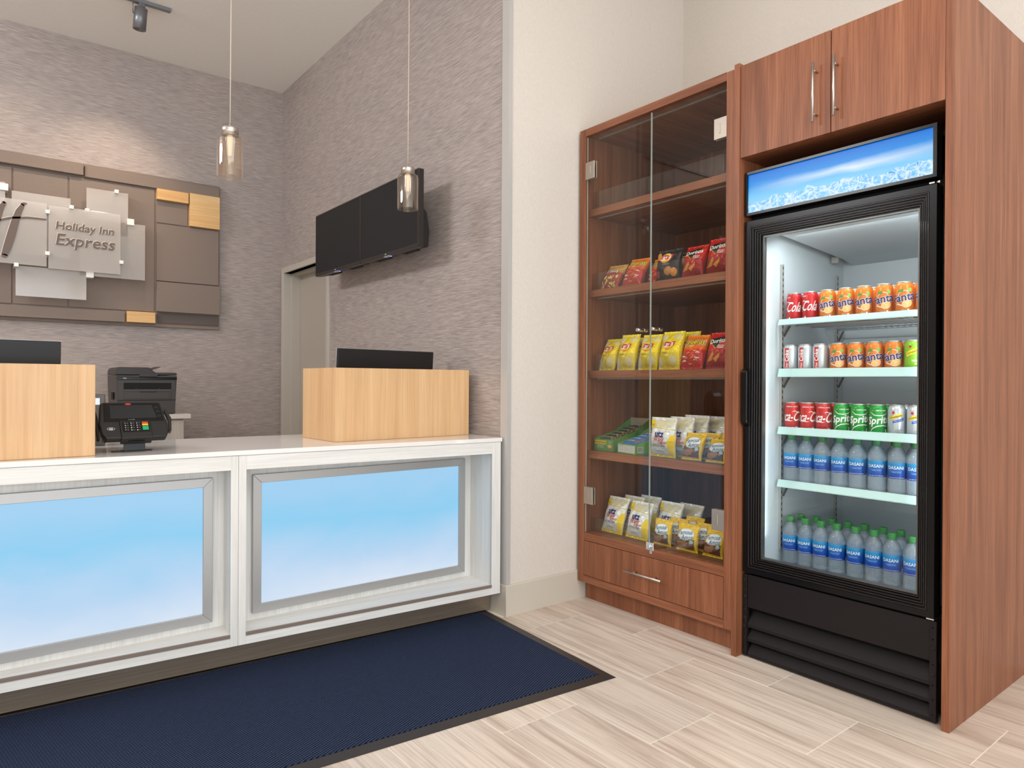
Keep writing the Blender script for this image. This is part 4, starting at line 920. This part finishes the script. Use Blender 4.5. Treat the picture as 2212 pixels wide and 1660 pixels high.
b.faces.new(rs[-1]); merge(bm, b); lathe(bm, [(.0155, .1850), (.0155, .1878), (.013, .188)], 28); lathe(bm, [(.0165, .181), (.0165, .1828), (.012, .183)], 24); obj('cap', bm, capm, bt)
firstb = [True]
def place_bottle(x, y, z, rot, label, group, skip=()):
    if firstb[0]:
        bt.location = (x, y, z); bt.rotation_euler = (0, 0, rot); bt['label'] = label; bt['group'] = group; firstb[0] = False
    else: dup(bt, (x, y, z), rot, label, group, skip)
for q, ra in enumerate([.5718, .5475, .5232, .4970, .4710, .4440, .4170, .3920]):
    place_bottle(KX, ra * KX, .7285, ROT + R(14) + random.uniform(-.1, .1), 'water bottle with blue label, %s in front row on fridge fourth shelf' % ORD[q], 'bottles on the fourth fridge shelf')
for q, ra in enumerate([.5610, .5350, .5090, .4810, .4550, .4290, .4030]):
    place_bottle(KX + .068, ra * KX + .004, .7285, ROT + random.uniform(-.5, .5), 'water bottle, %s in the second row on fridge fourth shelf' % ORD[q], 'bottles behind the front row, fourth fridge shelf')
for q, ra in enumerate([.5730, .5480, .5240, .5000, .4730, .4470, .4230, .3960]):
    place_bottle(KX, ra * KX, .3758, ROT + R(12) + random.uniform(-.1, .1), 'green-capped water bottle, %s in front row on fridge floor' % ORD[q], 'bottles on the fridge floor, front row')
for q, y_ in enumerate([1.580, 1.511, 1.443, 1.376, 1.308, 1.237, 1.170]):
    place_bottle(KX + .078, y_, .3758, ROT + random.uniform(-.4, .4), 'green-capped water bottle, %s in back row on fridge floor' % ORD[q], 'bottles on the fridge floor, back row')

# ================================================================== SNACK BAGS
def bagmat(name, stops, rough=.25):
    t = NT(name); tc = t.add('ShaderNodeTexCoord'); sp = t.add('ShaderNodeSeparateXYZ'); t.link(tc.outputs['UV'], sp.inputs[0])
    n = t.noise(t.coords((5, 5, 5), 'UV'), 1, 2); ma = t.add('ShaderNodeMath', operation='MULTIPLY_ADD'); t.link(n, ma.inputs[0]); ma.inputs[1].default_value = .05; t.link(sp.outputs[1], ma.inputs[2])
    t.col(t.ramp(ma.outputs[0], stops)); t.set(rough, .5, .12)
    n2 = t.noise(t.coords((3, 6, 3), 'UV'), 1.5, 3, .5, .8); t.bump(n2, .55, .012)
    return t.m
def bag_shape(W_, L_, T_, seed):
    rnd = random.Random(seed); ph = [rnd.uniform(0, 6) for _ in range(8)]
    def th(u_, v_):
        a = max(0, 1 - abs(2 * u_) ** 2.6) ** .55; e = .065
        if v_ < e or v_ > 1 - e: k = 0
        else:
            q = (v_ - e) / (1 - 2 * e); k = (math.sin(PI * q) ** .62) * (1.12 - .3 * q)
        wr = 1 + .10 * math.sin(9 * u_ + 7 * v_ + ph[0]) * math.cos(11 * v_ + ph[1]) + .06 * math.sin(23 * u_ - 17 * v_ + ph[2])
        return T_ / 2 * a * k * wr + .0006
    def half(v_): return W_ / 2 * (1 - .07 * math.sin(PI * min(max(v_, 0), 1)) - .012 * math.sin(13 * v_ + ph[3]))
    def front(a, b, off):
        v_ = min(max(b / L_, 0), 1); hw = half(v_); u_ = max(-.5, min(.5, a / W_))
        y_crimp = .0025 * math.sin(26 * u_ + ph[4]) * (1 if v_ > .93 or v_ < .05 else 0)
        return Vector((2 * u_ * hw, -th(u_, v_) - off + y_crimp, b))
    def back(a, b): p = front(a, b, 0); return Vector((p.x, -p.y + 2 * 0, p.z))
    return front, back
def bag_proto(name, label, W_, L_, T_, m_, layers, seed):
    front, back = bag_shape(W_, L_, T_, seed)
    b_ = thing(name, label, 'snack bag')
    bm = BM(); uvl = bm.loops.layers.uv.new('UVMap'); nu, nv = 18, 26
    G = [[bm.verts.new(front((i / nu - .5) * W_, j / nv * L_, 0)) for i in range(nu + 1)] for j in range(nv + 1)]
    Bk = [[(G[j][i] if i in (0, nu) else bm.verts.new(back((i / nu - .5) * W_, j / nv * L_))) for i in range(nu + 1)] for j in range(nv + 1)]
    for j in range(nv):
        for i in range(nu):
            for S_, fl_ in ((G, 0), (Bk, 1)):
                v = [S_[j][i], S_[j][i + 1], S_[j + 1][i + 1], S_[j + 1][i]]; uvs = [(i / nu, j / nv), ((i + 1) / nu, j / nv), ((i + 1) / nu, (j + 1) / nv), (i / nu, (j + 1) / nv)]
                if fl_: v = v[::-1]; uvs = uvs[::-1]
                fc = bm.faces.new(v); fc.smooth = True
                for lp, q in zip(fc.loops, uvs): lp[uvl].uv = q
    obj('foil_bag', bm, m_, b_)
    decal('printed_design', layers, front, b_, .010, .0005, .0009)
    return b_
def chipdots(n, x0, x1, y0, y1, a, b, m_, seed, lv=0, sp=None):
    rnd = random.Random(seed); return [(Ell(rnd.uniform(x0, x1), rnd.uniform(y0, y1), a * rnd.uniform(.8, 1.15), b * rnd.uniform(.8, 1.15), rnd.uniform(0, 3), 12), m_, lv + k % 3) for k in range(n)]
bags = {}
# yellow potato chips
Wl, Ll = .128, .182
def banner(cx, cy, k=1.0):
    return [(Ell(cx, cy, .030 * k, .0245 * k), I_or, 1), (Ell(cx, cy + .003 * k, .0285 * k, .021 * k), I_yel, 2), (Poly([(cx - .036 * k, cy - .010 * k), (cx - .012 * k, cy - .006 * k), (cx + .010 * k, cy - .010 * k), (cx + .034 * k, cy - .002 * k), (cx + .036 * k, cy + .019 * k), (cx + .012 * k, cy + .013 * k), (cx - .010 * k, cy + .016 * k), (cx - .034 * k, cy + .009 * k)]), I_red, 3), (T("Lay's", .033 * k, cx, cy + .004 * k, .020, .2, .95, R(7)), I_white, 4)]
lay_l = [(Ell(-.045, .150, .024, .018), I_pot2, 0), (Ell(.030, .158, .022, .014, .4), I_pot2, 0), (Ell(.044, .148, .018, .012, -.5), I_pot, 1), (Ell(-.046, .030, .017, .028), I_pot2, 0), (Ell(.030, .040, .022, .024, .5), I_pot, 0), (Ell(.034, .044, .014, .016, .5), I_pot2, 1)] + banner(-.004, .112) + [(T('Classic', .013, -.018, .074, .0, 0), I_black, 1)]
specsb = {
 'lays': ('chip_bag', Wl, Ll, .062, bagmat('yellow_foil', [(0, s2l(244, 214, 30)), (.93, s2l(246, 218, 30)), (1, s2l(250, 226, 50))]), lay_l),
 'layblack': ('chip_bag', .150, .160, .062, bagmat('black_foil', [(0, s2l(30, 28, 28)), (1, s2l(36, 32, 32))]), banner(-.006, .112, 1.1) + [(Ell(-.058, .128, .016, .022, .3), I_chip, 0), (Ell(.014, .046, .024, .021, .5), I_cook, 0), (Ell(.014, .046, .019, .016, .5), I_chip, 1), (Ell(.046, .038, .018, .021, -.3), I_curl, 0), (Ell(-.050, .034, .014, .018), I_dred, 0), (T('BARBECUE', .009, .0, .080, .02), I_grey, 1)]),
 'doritos': ('chip_bag', .130, .168, .060, bagmat('red_foil', [(0, s2l(168, 28, 30)), (.42, s2l(180, 32, 30)), (.62, s2l(214, 40, 30)), (1, s2l(206, 34, 32))]), [(Poly([(-.052, .134), (.046, .150), (-.006, .088)]), I_black, 0), (Strk([(-.055, .136), (-.006, .085), (.050, .152)], [.001, .003, .001]), I_yel, 1), (T('Doritos', .031, .002, .124, .022, .1, .98, R(6)), I_white, 2), (T('NACHO', .010, .024, .100, .025), I_white, 2), (T('CHEESE', .010, .024, .091, .025), I_white, 2), (Poly([(-.050, .030), (-.016, .076), (-.008, .058), (-.020, .034)]), I_chip, 1), (Poly([(-.014, .040), (.026, .070), (.024, .048), (.004, .026)]), I_curl, 2), (Ell(.04, .02, .014, .010), I_dred, 0)]),
 'cheetos': ('chip_bag', .132, .168, .060, bagmat('orange_red_foil', [(0, s2l(196, 24, 26)), (.53, s2l(212, 34, 26)), (.59, s2l(240, 116, 24)), (1, s2l(246, 138, 30))]), [*Outl(.0038, I_white, 1, 'Cheetos', .035, .0, .128, .02, .1, .96, R(4), -2.2), *Outl(.0024, I_black, 2, 'Cheetos', .035, .0, .128, .02, .1, .96, R(4), -2.2), (T('Cheetos', .035, .0, .128, .020, .1, .96, R(4), -2.2), I_yel, 3), (T('Crunchy', .013, -.012, .106, .02, .25), I_yel, 1)] + [(Strk([(x_, y_), (x_ + .010, y_ + dy_), (x_ + .022, y_ + dy_ * .3)], [.003, .0065, .003]), I_curl if k % 3 else I_white, 1 + k % 2) for k, (x_, y_, dy_) in enumerate([(-.045, .030, .006), (-.010, .024, -.005), (.020, .034, .006), (-.050, .056, -.004), (-.024, .066, .006), (.008, .060, -.005), (.026, .070, .004), (-.034, .044, .005), (.000, .044, .006), (.026, .050, -.004), (-.012, .084, .004), (.012, .082, -.003)])]),
 'fritos': ('chip_bag', .138, .160, .056, bagmat('yellow_red_foil', [(0, s2l(176, 56, 42)), (.60, s2l(188, 60, 44)), (.66, s2l(232, 176, 90)), (1, s2l(240, 190, 104))]), [*Outl(.0028, I_dred, 1, 'Fritos', .036, .0, .102, .018, .15, .95, R(5)), (T('Fritos', .036, .0, .102, .018, .15, .95, R(5)), I_white, 2)] + chipdots(16, -.05, .05, .012, .074, .012, .005, I_pot, 5)),
 'utz': ('chip_bag', .150, .192, .052, bagmat('white_yellow_foil', [(0, s2l(238, 206, 30)), (.085, s2l(238, 206, 30)), (.10, s2l(236, 238, 240)), (1, s2l(240, 240, 238))]),
   [(Poly([(.040, .012), (.074, .010), (.074, .112), (.056, .108), (.040, .080)]), I_yel, 0), (Poly([(-.074, .010), (-.056, .012), (-.070, .050), (-.074, .050)]), I_yel, 0)]
   + [(Poly([(-.052 + k * .0072, .143), (-.0495 + k * .0072, .143), (-.030 + k * .0072, .181), (-.0325 + k * .0072, .181)]), inkm('soft_yellow', 238, 216, 110), 0) for k in range(0, 15)] + [(Strk([(-.072, .142), (0, .140), (.072, .134)], .0035), I_yel, 1), (Rect(-.072, -.046, .142, .180), I_yel, 2), (T('GLUTEN', .0055, -.059, .156, .01), I_brn, 3), (T('FREE', .0055, -.059, .150, .01), I_brn, 3),
      (T('utz', .046, -.010, .112, .042, .0, .92), I_navy, 2), (T('Wavy', .034, -.010, .087, .008, .3, .85, R(4)), I_red, 3), (T('Original', .018, .012, .070, .002, .3, .9, R(4)), I_red, 3), (T('POTATO CHIPS', .0150, -.010, .054, .010, 0, .78), I_grey if 0 else inkm('slate', 96, 112, 126), 3), (T('NET WT 2.75 OZ', .0060, -.004, .030, .01), inkm('slate', 96, 112, 126), 3), (Strk([(.03, .128), (.05, .124)], .0012), I_grey, 1), (Ell(.044, .150, .006, .006), I_lblue, 1)]),
 'amos': ('cookie_bag', .120, .134, .040, bagmat('gold_foil', [(0, s2l(236, 192, 40)), (1, s2l(244, 200, 62))]), [(Poly([(-.055, .014), (.046, .012), (.046, .062), (.02, .056), (-.02, .058), (-.055, .066)]), I_brn, 0)] + chipdots(11, -.042, .034, .020, .048, .013, .009, I_cook, 9, 1) + [(Ell(0, .082, .046, .029, .12), I_lblue, 1), (Ell(0, .082, .0445, .0275, .12), I_white, 2), (T('Famous', .030, -.002, .0925, .018, .3, .86, R(8)), I_teal, 3), (T('Amos', .030, .010, .0700, .018, .3, .86, R(8)), I_teal, 3), (T('Chocolate Chip', .0065, -.012, .0565, .01, .2), I_white, 4), (Ell(.034, .050, .010, .009), I_lblue, 3)]),
}
KN = {'lays': 'yellow potato chip bag', 'layblack': 'black barbecue chip bag', 'doritos': 'red tortilla chip bag', 'cheetos': 'orange and red cheese puff bag', 'fritos': 'tan-topped red corn chip bag', 'utz': 'white wavy chip bag', 'amos': 'gold chocolate chip cookie bag'}
W0 = {k: v[1] for k, v in specsb.items()}; L0 = {k: v[2] for k, v in specsb.items()}; T0 = {k: v[3] for k, v in specsb.items()}
def place_bag(kd, x, y, z, W_, L_, lean, roll, where, group, yaw_=0):
    sx_, sz_ = W_ / W0[kd], L_ / L0[kd]
    label = '%s, %s' % (KN[kd], where)
    if kd not in bags:
        b_ = bag_proto(specsb[kd][0], label, *specsb[kd][1:], seed=len(bags) + 3); bags[kd] = b_; b_['group'] = group
    else: b_ = dup(bags[kd], (0, 0, 0), None, label, group)
    b_.rotation_euler = (Matrix.Rotation(ROT + R(yaw_), 4, 'Z') @ Matrix.Rotation(R(roll), 4, 'Y') @ Matrix.Rotation(R(-lean), 4, 'X')).to_euler()
    b_.scale = (sx_, 1, sz_)
    M_ = b_.rotation_euler.to_matrix() @ Matrix.Diagonal((sx_, 1, sz_)); vs = [M_ @ v.co for ch in b_.children for v in ch.data.vertices]
    b_.location = (max(x, 2.5845 - min(v.x for v in vs)), y, z + .0008 - min(v.z for v in vs)); return b_
ZB = {'S2': 1.638, 'S3': 1.212, 'S4': .789, 'B': .361}
GR = {'S2': 'bags on the second cabinet shelf', 'S3': 'bags on the third cabinet shelf', 'S4': 'bags on the fourth cabinet shelf', 'B': 'bags on the cabinet floor'}
PL = {'S2': 'second shelf', 'S3': 'third shelf', 'S4': 'fourth shelf', 'B': 'cabinet floor'}
for (sh, kd, y, W_, L_, lean, roll, where, dx_, yw) in (
 ('S2', 'fritos', 2.544, .138, .157, 32, 2, 'leftmost on the second shelf', 0, 0), ('S2', 'cheetos', 2.386, .134, .166, 28, 2, 'on second shelf beside the tan-topped bag', 0, 0), ('S2', 'cheetos', 2.285, .110, .156, 25, 0, 'on second shelf half behind the black bag', .066, 0),
 ('S2', 'layblack', 2.150, .154, .157, 10, 0, 'in the middle of the second shelf', 0, 0), ('S2', 'layblack', 2.095, .140, .146, 10, 0, 'on second shelf behind the other black bag', .072, 6),
 ('S2', 'doritos', 2.007, .128, .162, 18, 0, 'on second shelf right of the black bags', 0, 0), ('S2', 'doritos', 1.868, .128, .170, 12, 0, 'rightmost on the second shelf', 0, 0),
 ('S3', 'lays', 2.552, .118, .180, 22, 0, 'leftmost on the third shelf', 0, 0), ('S3', 'lays', 2.417, .130, .189, 14, 0, 'second from left on the third shelf', 0, 0), ('S3', 'lays', 2.272, .130, .182, 14.5, 0, 'under the two door knobs on the third shelf', 0, 0),
 ('S3', 'lays', 2.139, .134, .190, 13.6, 0, 'next to the orange bag on the third shelf', 0, 0), ('S3', 'lays', 2.37, .126, .176, 14, 0, 'behind the gap of the second and third bags', .072, 0), ('S3', 'lays', 2.10, .130, .190, 13, 0, 'behind the one beside the orange bag', .072, 0),
 ('S3', 'cheetos', 2.010, .135, .172, 21, 0, 'in front on the third shelf', 0, 0), ('S3', 'cheetos', 1.965, .130, .170, 20, 0, 'in second row of the third shelf', .072, 0), ('S3', 'doritos', 1.868, .124, .172, 15, 0, 'rightmost on the third shelf', 0, 0),
 ('S4', 'utz', 2.172, .160, .192, 4, 0, 'large at the front of the fourth shelf', 0, 0),
 ('S4', 'utz', 2.115, .150, .196, 6, 0, 'second in the file on the fourth shelf', .060, 0), ('S4', 'utz', 2.075, .150, .204, 6, 0, 'third in the file on the fourth shelf', .120, 0), ('S4', 'utz', 2.010, .150, .200, 8, 0, 'fourth in the file on the fourth shelf', .180, 0), ('S4', 'utz', 1.955, .150, .186, 8, 0, 'fifth in the file on the fourth shelf', .240, 0), ('S4', 'utz', 1.885, .150, .186, 8, 0, 'sixth in the file on the fourth shelf', .300, 0),
 ('S4', 'amos', 2.003, .115, .132, 21, 0, 'left one at the front of fourth shelf', 0, 0), ('S4', 'amos', 1.870, .112, .112, 24, 0, 'right one at the front of fourth shelf', 0, 0), ('S4', 'amos', 1.965, .112, .132, 20, 0, 'behind the left one on fourth shelf', .056, 0), ('S4', 'amos', 1.85, .112, .134, 15, 0, 'behind the right one on fourth shelf', .066, 0),
 ('B', 'utz', 2.508, .149, .192, 20, 0, 'leftmost on the cabinet floor', 0, 0), ('B', 'utz', 2.337, .149, .188, 16, 0, 'second from left on the cabinet floor', 0, 0), ('B', 'utz', 2.455, .140, .194, 14, 0, 'behind the leftmost on cabinet floor', .075, 0), ('B', 'utz', 2.395, .140, .196, 14, 0, 'behind the second on cabinet floor', .135, 0),
 ('B', 'utz', 2.215, .149, .196, 16, 0, 'behind the left cookie bag on cabinet floor', .080, 0), ('B', 'utz', 2.155, .149, .186, 16, 0, 'furthest right behind the cookie bags on floor', .160, 0),
 ('B', 'amos', 2.170, .110, .126, 7, 0, 'left one of three on cabinet floor', 0, 0), ('B', 'amos', 2.024, .126, .128, 7.6, 0, 'middle one of three on cabinet floor', 0, 0), ('B', 'amos', 1.882, .112, .126, 18, 0, 'right one of three on cabinet floor', 0, 0),
 ('B', 'amos', 2.125, .112, .132, 10, 0, 'behind the left of three on cabinet floor', .050, 0), ('B', 'amos', 2.075, .112, .140, 14, 0, 'second behind the left of three on floor', .100, 0), ('B', 'amos', 1.975, .116, .132, 14, 0, 'behind the middle of three on cabinet floor', .050, 0), ('B', 'amos', 1.92, .116, .142, 14, 0, 'second behind the middle of three on floor', .100, 0), ('B', 'amos', 1.85, .112, .140, 14, 0, 'behind the right of three on cabinet floor', .060, 0)):
    place_bag(kd, 2.625 + T0[kd] * .12 + dx_, y, ZB[sh], W_, L_, lean, roll, where, GR[sh], yw)

# ---- two display boxes of wrapped bars on the fourth shelf
def bar_box(label, loc, rot, wd, dp, h0, h1, cardm, wraps, front_layers, side_layers=None, cnt=6):
    b_ = thing('bar_display_box', label, 'box', loc, rot, 'bar boxes on the fourth cabinet shelf')
    th = .0015; bm = BM()
    box(bm, 0, wd, 0, th, 0, h0); box(bm, 0, wd, 0, dp, 0, th)
    for x in (0, wd - th): prism(bm, [(0, 0), (dp, 0), (dp, h1), (dp * .55, h0 + .035), (0, h0)], 'x', x, x + th)
    obj('card_box', bm, cardm, b_)
    bm = BM(); box(bm, th, wd - th, dp - .003, dp, th, h1); box(bm, th, th + .0006, .01, dp - .004, .03, h0); obj('inner_lining', bm, mat('card_inside', s2l(176, 164, 148), .6), b_)
    decal('front_print', front_layers, flat_front(-.0002), b_, None)
    if side_layers: decal('side_print', side_layers, lambda a, b, off: Vector((wd + off, a, b)), b_, None)
    for k in range(cnt):
        bm = BM(); y0 = .012 + k * (dp - .03) / cnt; z0 = h0 * .52 + k * (h1 - h0) * .62 / cnt
        b = bmesh.new(); nu, nv = 12, 6
        G = [[b.verts.new((.006 + (wd - .012) * i / nu, y0 + .052 * (j / nv), z0 + .012 + .020 * math.sin(PI * j / nv) * (max(0, math.sin(PI * i / nu)) ** .25) + .018 * j / nv + .001 * math.sin(i * 1.9 + k))) for i in range(nu + 1)] for j in range(nv + 1)]
        for j in range(nv):
            for i in range(nu): fc = b.faces.new([G[j][i], G[j][i + 1], G[j + 1][i + 1], G[j + 1][i]]); fc.smooth = True
        merge(bm, b); bar = obj('wrapped_bar', bm, wraps[k][0], b_)
        def bs(a, v, off, y0=y0, z0=z0): j = v; return Vector((a, y0 + .052 * j, z0 + .012 + .020 * math.sin(PI * j) * (max(0.001, math.sin(PI * min(max((a - .006) / (wd - .012), 0), 1))) ** .25) + .018 * j + off + .001))
        sc = wraps[k][2] if len(wraps[k]) > 2 else .017
        sh = T(wraps[k][1], sc, wd * .46, 0, .02, .15); sh = ([(a, .5 + b2 / .052) for a, b2 in sh[0]], sh[1])
        e1 = Ell(wd * .78, 0, .016, .011); e1 = ([(a, .42 + b2 / .052) for a, b2 in e1[0]], e1[1])
        decal('lettering', [(e1, I_cook, 0), (sh, I_white, 1)], bs, bar, None)
gcard = mat('green_card', s2l(92, 168, 74), .5); gcard2 = mat('light_green_card', s2l(110, 190, 80), .5)
dkg = mat('dark_green_wrapper', s2l(34, 70, 40), .3); blw = mat('blue_wrapper', s2l(34, 122, 196), .3); rdw = mat('red_wrapper', s2l(200, 48, 36), .3)
bar_box('open green tray of dark green granola bars, left on the fourth shelf', (2.612, 2.620, .7895), ROT + R(2), .136, .30, .062, .165, gcard, [(dkg, 'CRUNCHY', .013)] * 6,
        [(Rect(.006, .088, .034, .056), I_yel, 0), (T('NATURE VALLEY', .0108, .047, .045, .015), inkm('forest', 30, 96, 40), 1), (T('CRUNCHY', .010, .045, .027, .02), I_white, 1), (T('OATS \'N HONEY', .0065, .045, .018, .01), I_white, 1), (T('OATS &', .006, .112, .050, .01), I_white, 1), (T('HONEY', .006, .112, .044, .01), I_white, 1), (Ell(.112, .024, .020, .014), I_cook, 1), (Ell(.110, .027, .015, .009), I_pot, 2)])
bar_box('green tray of blue and red cookie packs beside the granola tray', (2.612, 2.452, .7895), ROT + R(-9), .150, .26, .050, .150, gcard2, [(blw, 'Cookies', .016)] * 4 + [(rdw, 'Cookies', .016)] * 2,
        [(Rect(.008, .140, .006, .044), I_white, 0)] + [(Rect(.012 + (k % 3) * .042, .012 + (k % 3) * .042 + .034, .038 - (k // 3) * .0058, .0387 - (k // 3) * .0058), I_grey, 1) for k in range(15)] + [(T('Nutrition Facts', .006, .034, .040, .01), I_black, 1)],
        [(Rect(.008, .045, .010, .040), I_white, 0)] + [(Rect(.011 + k * .0032, .0125 + k * .0032, .014, .038), I_black, 1) for k in range(10)])
